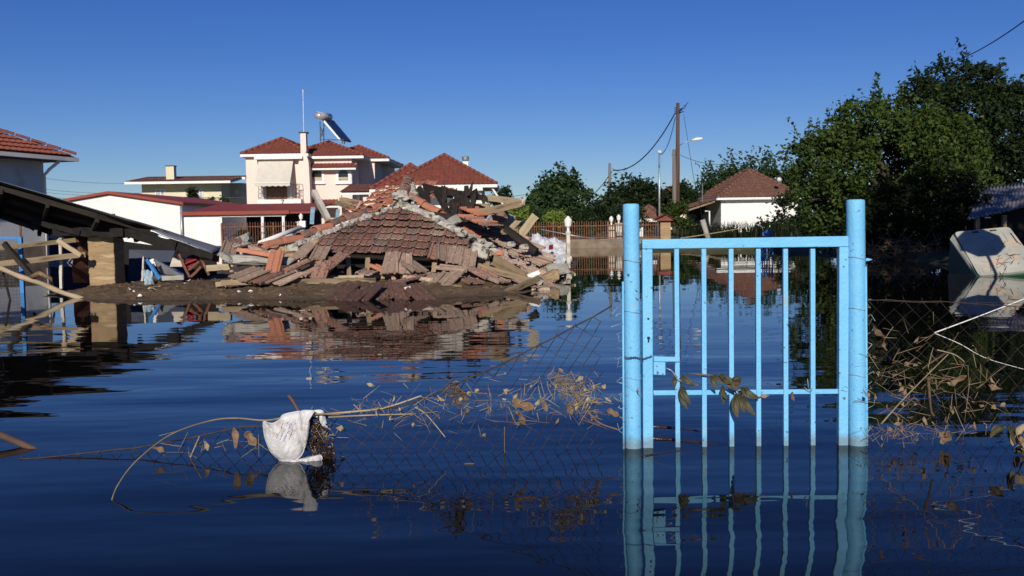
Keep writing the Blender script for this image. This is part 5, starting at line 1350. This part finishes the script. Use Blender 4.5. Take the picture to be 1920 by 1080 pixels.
# ================================================================ trees, hedges, brush
def leaves_mesh(name, centers, size, m, parent=None, flat=.3, aspect=.55, seed=0, droop=0.2):
    """centers: (N,3) array; each leaf a small folded blade"""
    r = np.random.default_rng(seed); N = len(centers)
    d = r.normal(size=(N,3)); d[:,2] = d[:,2]*.7-droop; d /= np.linalg.norm(d,axis=1)[:,None]
    u = r.normal(size=(N,3)); u[:,2] += flat*2; w = np.cross(d,u); w /= np.linalg.norm(w,axis=1)[:,None]+1e-9
    nn = np.cross(d,w)
    L = size*r.uniform(.6,1.3,N)[:,None]; W = L*aspect*.5
    c = np.asarray(centers)
    base, tip = c-d*L*.5, c+d*L*.5
    l, rr = c+w*W+nn*L*.10, c-w*W+nn*L*.10
    v = np.stack([base,l,tip,rr],1).reshape(-1,3)
    f = np.arange(N*4).reshape(N,4)
    me = bpy.data.meshes.new(name); me.from_pydata(v.tolist(), [], f.tolist()); me.materials.append(m)
    return link(name, me, parent)
def crown_points(blobs, n, clump=.35, per=55, seed=0, surf=.55, fuzz=1.0):
    """leaf positions in clumps through ellipsoids: blobs = [(cx,cy,cz,rx,ry,rz)]"""
    r = np.random.default_rng(seed); vol = np.array([b[3]*b[4]*b[5] for b in blobs])**.75; vol /= vol.sum()
    out = []
    for k in range(int(n/per)):
        b = blobs[r.choice(len(blobs), p=vol)]
        d = r.normal(size=3); d /= np.linalg.norm(d)
        rad = (surf+(1-surf)*r.random())**.6*(1+.18*r.normal()*fuzz*.6)
        c = np.array(b[:3])+d*np.array(b[3:])*rad
        s = clump*r.uniform(.5,1.3)
        out.append(c+r.normal(size=(per,3))*s*np.array([.5,.5,.42]))
    return np.concatenate(out)
def shoots(bases, h, n, seed=0, spread=.12):
    """upright leafy sprays that break the outline"""
    r = np.random.default_rng(seed); out = []
    for (x,y,z) in bases:
        hh = h*r.uniform(.5,1.25); t = r.random(n); lean = r.normal(size=2)*.22*hh
        w = spread*(1-t*.75)
        out.append(np.stack([x+lean[0]*t+r.normal(size=n)*w, y+lean[1]*t+r.normal(size=n)*w, z+hh*t], 1))
    return np.concatenate(out)
def tree(name, label, base, blobs, n, leaf_size, m, clump=.35, seed=0, trunk_r=.16, cat='tree', group=None, shoot=None, limbs=6, aspect=.55, surf=.55):
    t = thing(name, label, cat, base, group); base = Vector(base); rr = random.Random(seed)
    tr = MB(); cz = sum(b[2] for b in blobs)/len(blobs); cx = sum(b[0] for b in blobs)/len(blobs); cy = sum(b[1] for b in blobs)/len(blobs)
    fork = V(base.x*.6+cx*.4, base.y*.6+cy*.4, base.z+(cz-base.z)*.55)
    tr.tube([base-V(0,0,.3), base.lerp(fork,.5)+V(rr.uniform(-.1,.1),0,0), fork], [trunk_r*1.2,trunk_r,trunk_r*.8], 9)
    for k in range(limbs):
        b = blobs[k % len(blobs)]; e = V(b[0]+rr.uniform(-.6,.6)*b[3], b[1]+rr.uniform(-.6,.6)*b[4], b[2]+rr.uniform(-.1,.7)*b[5])
        mid = fork.lerp(e,.5)+V(rr.uniform(-.2,.2),rr.uniform(-.2,.2),.15)
        tr.tube([fork-V(0,0,.1), mid, e], [trunk_r*.6,trunk_r*.35,trunk_r*.1], 6)
    tr.build('trunk', X['bark'], t, True)
    pts = crown_points(blobs, n, clump, seed=seed, surf=surf)
    if shoot:
        r = np.random.default_rng(seed+5); bs = []
        for k in range(shoot[0]):
            b = blobs[r.integers(len(blobs))]; a = r.uniform(0,6.28); q = r.uniform(.0,.9)
            bs.append((b[0]+math.cos(a)*q*b[3], b[1]+math.sin(a)*q*b[4], b[2]+b[5]*math.sqrt(max(0,1-q*q))*.85))
        pts = np.concatenate([pts, shoots(bs, shoot[1], shoot[2], seed, shoot[3] if len(shoot) > 3 else .12)])
    leaves_mesh('crown', pts, leaf_size, m, t, seed=seed, aspect=aspect)
    return t
def blob(px, py, Y, rx_px, rz_px, ry=None):
    c = at(px,py,Y); s = Y/F; return (c.x,c.y,c.z,rx_px*s,(ry if ry else rx_px*s),rz_px*s)
# big tree that catches the sun on the right
tree('broadleaf_tree','bushy mid-green tree catching the sun right of the white house', (11.6,29,.1),
     [blob(1650,300,28,110,105,1.6), blob(1560,330,27.4,75,90,1.2), blob(1740,310,28.5,95,95,1.6), blob(1640,235,28.4,60,55,1.0), blob(1720,250,28.6,60,55,1.0), blob(1545,390,27,55,60,.9), blob(1810,330,28.8,60,70,1.2), blob(1580,265,28,40,45,.7)],
     34000, .135, X['leaf_lit'], .30, 11, .2, shoot=(42,.75,26,.10), limbs=9)
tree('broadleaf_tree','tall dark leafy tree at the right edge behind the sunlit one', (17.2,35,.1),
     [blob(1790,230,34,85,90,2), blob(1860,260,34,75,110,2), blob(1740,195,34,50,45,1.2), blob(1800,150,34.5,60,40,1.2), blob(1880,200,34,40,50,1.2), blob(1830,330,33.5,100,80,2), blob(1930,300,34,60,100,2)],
     26000, .17, X['leaf_dark'], .36, 12, .26, shoot=(34,.7,20,.13), limbs=9)  # the shade on this tree is put into its leaf colour
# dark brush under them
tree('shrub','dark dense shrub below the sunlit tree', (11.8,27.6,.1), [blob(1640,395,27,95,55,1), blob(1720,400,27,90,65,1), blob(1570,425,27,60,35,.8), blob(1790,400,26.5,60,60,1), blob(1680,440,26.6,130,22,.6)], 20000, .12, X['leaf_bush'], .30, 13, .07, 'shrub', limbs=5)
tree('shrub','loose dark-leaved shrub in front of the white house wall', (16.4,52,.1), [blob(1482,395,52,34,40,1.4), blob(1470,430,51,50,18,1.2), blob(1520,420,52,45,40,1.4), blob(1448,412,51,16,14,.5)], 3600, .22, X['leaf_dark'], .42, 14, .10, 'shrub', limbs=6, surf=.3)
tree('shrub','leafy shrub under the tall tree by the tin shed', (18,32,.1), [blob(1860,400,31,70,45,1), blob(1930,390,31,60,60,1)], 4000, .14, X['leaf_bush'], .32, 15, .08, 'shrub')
# unseen neighbour to the right whose crown shades the bank
tree('broadleaf_tree','tall tree beyond the right edge shading the bank', (10.2,11.5,.1), [(10.3,11.5,7.2,2.0,1.8,2.1),(11.6,12,6.8,1.8,1.6,1.8),(9.4,11.8,6.6,1.3,1.4,1.2)], 9000, .19, X['leaf_dark'], .4, 16, .2)
# trees behind the fence
tree('broadleaf_tree','rounded green tree with upright shoots left of the short pole', (2.6,62,.1), [blob(1050,370,62,46,38,2), blob(1030,385,61,36,32,2), blob(1075,385,62,34,34,2), blob(1060,350,62,28,22,1.4), blob(1015,395,61,24,24,1.5)], 7500, .30, X['leaf_deep'], .55, 21, .2, shoot=(30,1.1,14,.22))
tree('broadleaf_tree','broad dark tree between the short pole and the lamp mast', (8,68,.1), [blob(1190,372,68,42,34,2), blob(1160,385,67,34,34,2), blob(1220,385,68,30,36,2), blob(1190,400,66,50,26,2)], 7500, .30, X['leaf_dark'], .6, 22, .2)
tree('broadleaf_tree','small dark tree just right of the tall utility pole', (13,80,.1), [blob(1288,368,80,24,24,2), blob(1262,376,80,18,16,1.5), blob(1300,385,78,26,20,2)], 3000, .34, X['leaf_dark'], .6, 23, .18)
tree('broadleaf_tree','wide tree with upright sprays directly behind the white house', (19,92,.1), [blob(1365,345,92,44,26,3), blob(1410,335,93,46,24,3), blob(1455,345,92,40,24,3), blob(1335,362,90,26,24,2), blob(1490,352,92,30,26,3)], 9000, .36, X['leaf_deep'], .7, 24, .25, shoot=(60,1.9,18,.26))
tree('broadleaf_tree','dark tree at the right end behind the white house', (27,84,.1), [blob(1530,352,84,36,26,3), blob(1560,370,82,36,36,3)], 3600, .34, X['leaf_dark'], .6, 25, .2)
tree('broadleaf_tree','small far tree right of the red roofed house', (-.5,90,.1), [blob(945,365,90,11,16,1.2), blob(938,380,90,14,14,1.2)], 1300, .30, X['leaf_dark'], .5, 26, .15)
tree('conifer_shrub','dark conical conifer in front of the cream house', (-25,77,.1), [blob(360,372,77,9,10,.5), blob(359,360,77,6,9,.4), blob(361,380,77,11,8,.5)], 1500, .2, X['leaf_dark'], .25, 27, .08, 'conifer')
for i,(px,lab) in enumerate(((332,'small potted shrub on the left of the cream house balcony'),(397,'shrub at the right part of the cream house balcony'),(422,'trailing plant at the end of the cream house balcony'))):
    tree('shrub', lab, at(px,384,77), [blob(px,376,77,7,7,.4)], 350, .2, X['leaf_deep'], .2, 28+i, .03, 'shrub', limbs=2)
# shrubs and hedge along the far fence
tree('shrub','clipped yellow-green shrub behind the rubble boards', (-.05,44,.1), [blob(968,400,44,20,17,.5), blob(955,406,44,14,15,.5), blob(978,408,44,12,14,.5)], 3200, .11, X['leaf_lime'], .2, 31, .06, 'shrub')
tree('shrub','yellow-green shrub left of the slender lantern post', (2,44.5,.1), [blob(1040,409,42.8,20,10,.4), blob(1050,415,42.8,14,9,.4)], 2000, .11, X['leaf_lime'], .2, 32, .06, 'shrub')
tree('hedge','clipped dark green hedge behind the far fence', (1.4,48,.1), [blob(1000,405,48,22,13,.7), blob(1030,405,48,25,13,.7), blob(985,410,48,20,16,.7)], 5200, .12, X['leaf_hedge'], .22, 33, .06, 'hedge')
tree('shrub','dark shrubbery filling the garden behind the far fence', (4,49,.1), [blob(1090,412,49,28,20,.8), blob(1120,408,49,26,24,.8), blob(1150,415,50,30,22,.8), blob(1185,415,50,26,20,.8), blob(1070,420,48,26,14,.8)], 6500, .16, X['leaf_dark'], .3, 34, .07, 'shrub')
tree('climber','green climbing plant around the foot of the utility poles', (9.6,56,.1), [blob(1278,410,56,10,36,.5), blob(1255,400,57,14,24,.6), blob(1285,432,55,12,18,.5)], 3200, .18, X['leaf_lit'], .3, 35, .06, 'climber')
tree('shrub','rose bushes inside the far fence at left', (2,43.6,.1), [blob(1000,432,43.5,20,8,.4), blob(1100,430,43.5,22,8,.4), blob(1180,430,43.5,18,9,.4)], 1500, .1, X['leaf_deep'], .25, 36, .03, 'shrub')
tree('shrub','garden bushes inside the carport fence', (-12,45.5,.1), [blob(455,441,45.4,12,9,.3), blob(510,438,45.4,10,8,.3)], 1200, .1, X['leaf_deep'], .2, 37, .03, 'shrub')
# distant belt of trees closing the horizon
pts = np.concatenate([crown_points([(x, 230+20*math.sin(x*.11), 2.2+1.0*math.sin(x*.23)+.8*math.sin(x*.07), 9, 6, 3.2+1.2*math.sin(x*.31)) for x in range(-200, 220, 9)], 16000, 1.4, seed=40)])
o = leaves_mesh('distant_trees', pts, 1.1, X['leaf_dark'], seed=40); o['kind'] = 'stuff'; tag(o, 'low belt of distant trees along the horizon', 'trees')
# weeds at the foot of the white house and along the banks
def weeds(label, spots, n, h, m, seed, z=.1, spread=.4):
    r = np.random.default_rng(seed); v = []; f = []
    for k in range(n):
        x, y = spots[r.integers(len(spots))]; x += r.normal()*spread; y += r.normal()*spread; hh = h*r.uniform(.4,1.3); a = r.uniform(0,6.28)
        dx, dy = math.cos(a)*.012*(1+hh), math.sin(a)*.012*(1+hh); lx, ly = r.normal()*.3*hh, r.normal()*.3*hh; b0 = len(v)
        v += [(x-dx,y-dy,z-.1),(x+dx,y+dy,z-.1),(x+lx*.4+dx*.7,y+ly*.4+dy*.7,z+hh*.6),(x+lx*.4-dx*.7,y+ly*.4-dy*.7,z+hh*.6),(x+lx,y+ly,z+hh)]
        f += [(b0,b0+1,b0+2,b0+3),(b0+3,b0+2,b0+4)]
    o = raw('weeds', v, f, m); o['kind'] = 'stuff'; tag(o, label, 'weeds')
weeds('tall weeds in front of the white house', [(at(px,450,46).x, 46) for px in range(1285,1520,5)], 1500, .75, X['leaf_bush'], 51, .15, .5)
weeds('dead brush and reeds along the right bank', [(x, y) for x, y in zip(np.linspace(9.4,11.4,30), np.linspace(26.6,27.4,30))], 700, .5, X['grass'], 52, .05, .3)
weeds('rough grass along the far bank', [(x, 43.4) for x in np.linspace(-8, 5, 40)], 800, .25, X['grass'], 53, .15, .3)
tangle('heap of dead branches washed up on the right bank', [(x, 468+random.uniform(-8,10)) for x in range(1635,1790,4)], 150, .8, 'twig', Y=25.8, spread=(.3,.3,.12), r=.012, seed=54)

# ================================================================ utility poles, lamp, cables
def pole(label, px, pyt, Y, r, m, lean=0, name='utility_pole', cat='pole'):
    t = at(px,pyt,Y); o = thing(name, label, cat, (t.x,Y,0))
    MB().tube([(t.x+lean,Y,-.3),(t.x+lean*.5,Y,t.z*.5),(t.x,Y,t.z)], [r*1.15,r,r*.82], 12).build('shaft', m, o, True)
    return o, t
p1, t1 = pole('tall dark wooden utility pole with a bundle of cables at its top', 1271,193,62,.13,X['polewood'],-.05)
ins = MB()
for k in range(7): 
    a = t1-V(0,0,.35+.12*k*.6); ins.tube([a, a+V((.25 if k%2 else -.22), -.12, .06+.02*k)], .025, 5)
ins.tube([t1-V(.0,.1,.55), t1+V(.30,-.1,-.30), t1+V(.62,-.1,.02)], .018, 4); ins.tube([t1-V(0,.1,.5), t1+V(.4,-.1,-.34), t1+V(.5,-.1,-.1)], .018, 4); ins.tube([t1-V(0,.1,.6), t1+V(.35,-.1,-.55)], .03, 5)
ins.build('cable_clamps', X['cable'], p1)
la = at(1281,268,61.8); lb = at(1300,262,61.6); lc = at(1317,259.5,61.5)
MB().tube([V(t1.x,61.9,la.z-.2), la, lb], .028, 6).build('lamp_arm', X['galv'], p1, True)
MB().tube([lb-V(.1,0,.02), lb.lerp(lc,.4), lc], [.05,.11,.06], 10).build('lamp_head', X['white'], p1, True)
p2, t2 = pole('shorter grey wooden pole standing close beside the tall one', 1264,280,60.5,.125,X['polegrey'])
MB().tube([t2-V(.16,0,.35), t2-V(-.16,.13,.33)], .02, 5).build('band', X['iron'], p2)
p3, t3 = pole('short weathered utility pole left of the broad dark tree', 1143,306,70,.11,X['polegrey'])
p4, t4 = pole('slim galvanised cable mast left of the tall pole', 1236,283,52,.05,X['galv'], name='cable_mast', cat='mast')
MB().bx(t4.x-.09,t4.x+.09,51.9,52.06,t4.z-.1,t4.z+.02).build('head', X['galv'], p4)
lp = thing('leaning_post', 'leaning pale concrete post in the water before the white house', 'post', on(1328,450))
MB().tube([at(1317,412,44), at(1329,452,44)], .12, 10).build('shaft', X['concrete'], lp, True)
tag(MB().tube([at(1316,410,44), at(1312,380,45), at(1300,330,50), at(1282,215,61)], .012, 4).build('stay_wire', X['cable'], None), 'thin stay wire from the tall pole to the leaning post', 'wire')
p6, t6 = pole('distant small pole beyond the rubble beams', 979,369,120,.12,X['polegrey'])
def cable(label, a, b, sag, r):
    pts = [a.lerp(b,k/20)-V(0,0,sag*4*(k/20)*(1-k/20)) for k in range(21)]
    return tag(MB().tube(pts, r, 5).build('cable', X['cable'], None, True), label, 'cable')
c1 = at(1266,212,61.9); c2 = at(1149,319,69.9)
cable('thick black cable sagging from the tall pole to the short pole', c1, c2, 1.0, .038)
cable('thin black cable dropping from the tall pole to the slim mast', at(1266,220,61.8), at(1238,290,52), .5, .022)
cable('black cable falling left from the short pole behind the green tree', at(1147,322,69.9), at(1095,377,74), .25, .03)
cable('thin cable from the short pole towards the white house', at(1147,315,69.9), at(1290,350,76), .5, .012)
cable('faint telephone line running left behind the fence', at(900,369,110), at(1000,362,100), .2, .018)
for i,(y0,y1,l) in enumerate(((331,344,'upper'),(352,362,'second'),(358,366,'third'),(366,374,'lowest'))):
    cable(l+' faint power line crossing the sky behind the grey house', at(60,y0,130), at(262,y1,130), .3, .02)
cable('long thin wire sagging from the tall pole to the sunlit tree', at(1275,290,61.9), at(1570,238,33), .9, .013)
cable('long thin wire rising from the trees to the upper right corner', at(1775,120,27), at(1990,-15,16), .15, .012)
rp = stalk('pale rope stretched low before the white house', [(1275,447,43),(1340,437,43),(1395,427,43)], .03,'straw','rope','rope')
stalk('white rope slung from the slender lantern post to the far fence', [(1012,430,30),(1066,440,24),(1130,450,28),(1180,452,34)], .012,'white','rope','rope')

# ================================================================ right-hand side things
sg = thing('scissor_gate', 'bright blue folding scissor gate standing in the far water', 'gate', (at(1439,450,32).x,32,0))
for px in (1430,1434,1438,1443,1449): MB().bx(at(px,440,32).x-.013,at(px,440,32).x+.013,31.98,32.02,-.3,at(1440,429,32).z-(0 if px==1449 else .06)).build('bar', X['blue_dark'], sg)
lt = MB()
for k in range(4):
    za, zb2 = at(0,430+k*5,32).z, at(0,436+k*5,32).z
    for j in range(4):
        xa, xb = at(1430+j*4.5,440,32).x, at(1434.5+j*4.5,440,32).x; za, zb2 = at(1440,431+k*4.2,32).z, at(1440,436+k*4.2,32).z
        lt.bar((xa,31.97,za),(xb,31.97,zb2),.012,.02); lt.bar((xa,31.96,zb2),(xb,31.96,za),.012,.02)
lt.build('lattice', X['blue_dark'], sg)
# waste container lying tilted
wc = thing('waste_container', 'large pale plastic container lid lying tilted in the water at right', 'container', on(1860,515))
A_, B_, C_, D_ = at(1836,517,18.4), at(1952,505,18.2), at(1892,425,19.4), at(1789,435,19.4)
nrm = (B_-A_).cross(D_-A_).normalized()
if nrm.y > 0: nrm = -nrm
def rounded(pts, r=.09, n=5):
    out = []
    for i in range(len(pts)):
        p, a, b = pts[i], pts[i-1], pts[(i+1)%len(pts)]; u, v_ = (a-p).normalized(), (b-p).normalized()
        for k in range(n+1):
            t = k/n; out.append(p+u*r*(1-t)**2+v_*r*t**2)
    return out
ld = MB().prism(rounded([A_,B_,C_,D_]), -nrm*.05).build('lid', X['lidm'], wc)
def lidp(s, t, h=0): return A_.lerp(B_,s).lerp(D_.lerp(C_,s),t)+nrm*h
for s in (.30,.62,.80): MB().prism([lidp(s,.12,.004),lidp(s+.008,.12,.004),lidp(s+.008,.86,.004),lidp(s,.86,.004)], -nrm*.003).build('groove', X['iron'], ld)
for (s0,s1,t0,t1) in ((.30,.42,.93,.965),(.62,.74,.93,.965),(.93,.955,.62,.85),(.06,.085,.55,.80)): MB().prism([lidp(s0,t0,.005),lidp(s1,t0,.005),lidp(s1,t1,.005),lidp(s0,t1,.005)], -nrm*.004).build('handle_slot', X['iron'], ld)
bd = MB(); back = V(-.16,.9,-.25); bd.prism([p-nrm*.055 for p in rounded([lidp(-.02,-.03),lidp(1.0,-.03),lidp(1.0,1.0),lidp(-.03,1.01)],.07)], -nrm*.10); bd.build('rim', X['green_pl'], wc)
bd = MB(); bd.prism([p-nrm*.16 for p in [lidp(.0,.0),lidp(.98,.0),lidp(.98,.97),lidp(-.06,.98)]], -nrm*.8); bd.build('body', X['green_pl'], wc)
MB().prism([lidp(-.04,.96,-.02),lidp(-.10,.93,-.1),lidp(-.005,.0,-.1),lidp(.03,.0,-.02)], -nrm*.04).build('side_panel', X['lidm'], wc)
tangle('dark weeds clinging to the front of the tilted container', [(1868,462),(1870,478),(1905,470),(1895,485),(1880,500),(1850,505)], 22, .18, 'char', Y=18.15, spread=(.10,.05,.10), r=.006, seed=61, leafn=.7)
# road sign whose shadow falls on that lid (it stands beyond the right edge of the picture)
tgt = lidp(.34,.70); k_ = 1.75/sdir.z
sc_ = tgt+sdir*k_
rs_ = thing('stop_sign', 'octagonal road sign on a grey post beyond the right edge', 'road sign', (sc_.x, sc_.y, 0))
MB().prism([sc_+V(math.cos(q)*.43,0,math.sin(q)*.43) for q in np.arange(8)*math.pi/4+math.pi/8], (0,.01,0)).build('plate', X['red'], rs_)
MB().tube([V(sc_.x,sc_.y+.04,-.5), V(sc_.x,sc_.y+.04,sc_.z+.25)], .03, 8).build('post', X['galv'], rs_, True)
# tin-roofed shed in the bushes
ts = thing('tin_shed', 'low shed with rusty patched tin roof under the trees at right', 'shed', (12.9,26,0))
X['rusty_tin'] = mat('rusty_tin', (.30,.31,.33), (.22,.22,.23), 2, .5, .1, 30, metal=.3, spots=(.34,.20,.13), spot_scale=1.6, spot_amt=.56)
a, b, c, d = at(1812,412,24.5), at(1960,378,24.5), at(1960,340,27.5), at(1845,350,27.5)
v = []; f = []; nu, nv = 60, 8
for j in range(nv+1):
    for i in range(nu+1): p = a.lerp(b,i/nu).lerp(d.lerp(c,i/nu),j/nv); v.append(p+V(0,0,.03*math.sin(i/nu*math.pi*2*18)))
for j in range(nv):
    for i in range(nu): k = j*(nu+1)+i; f.append((k,k+1,k+nu+2,k+nu+1))
o = raw('roof', v, f, X['rusty_tin'], ts, True); o.modifiers.new('s','SOLIDIFY').thickness=.01
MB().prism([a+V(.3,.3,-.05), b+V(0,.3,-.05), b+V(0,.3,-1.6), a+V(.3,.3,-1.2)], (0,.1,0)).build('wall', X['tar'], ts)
for px in (1830,1880): x_ = at(px,430,24.7).x; MB().bx(x_-.05,x_+.05,24.6,24.7,-.2,a.z+.1).build('post', X['wood'], ts)
MB().bx(at(1846,408,24.4).x, at(1856,408,24.4).x, 24.35,24.4, at(1850,409,24.4).z, at(1850,407,24.4).z).build('label_board', X['white'], ts)
# bits of floating scum on the water
random.seed(5)
for i,(px,py) in enumerate(((610,690),(606,704),(1305,650),(905,738),(1225,577),(880,870),(1460,720),(330,700),(1470,600),(760,690))):
    p = on(px,py); s = random.uniform(.015,.03)*p.y/6
    mb = MB(); mb.poly([p+V(-s,0,.003),p+V(-.2*s,-s*.4,.004),p+V(s,-.1*s,.003),p+V(.5*s,s*.4,.004),p+V(-.5*s,s*.5,.003)])
    o = mb.build('floating_scrap', X['deadleaf' if i%3 else 'straw'], None); o.modifiers.new('s','SOLIDIFY').thickness=.003
    tag(o, 'tiny scrap of debris floating on the open water', 'debris', 'floating scraps')
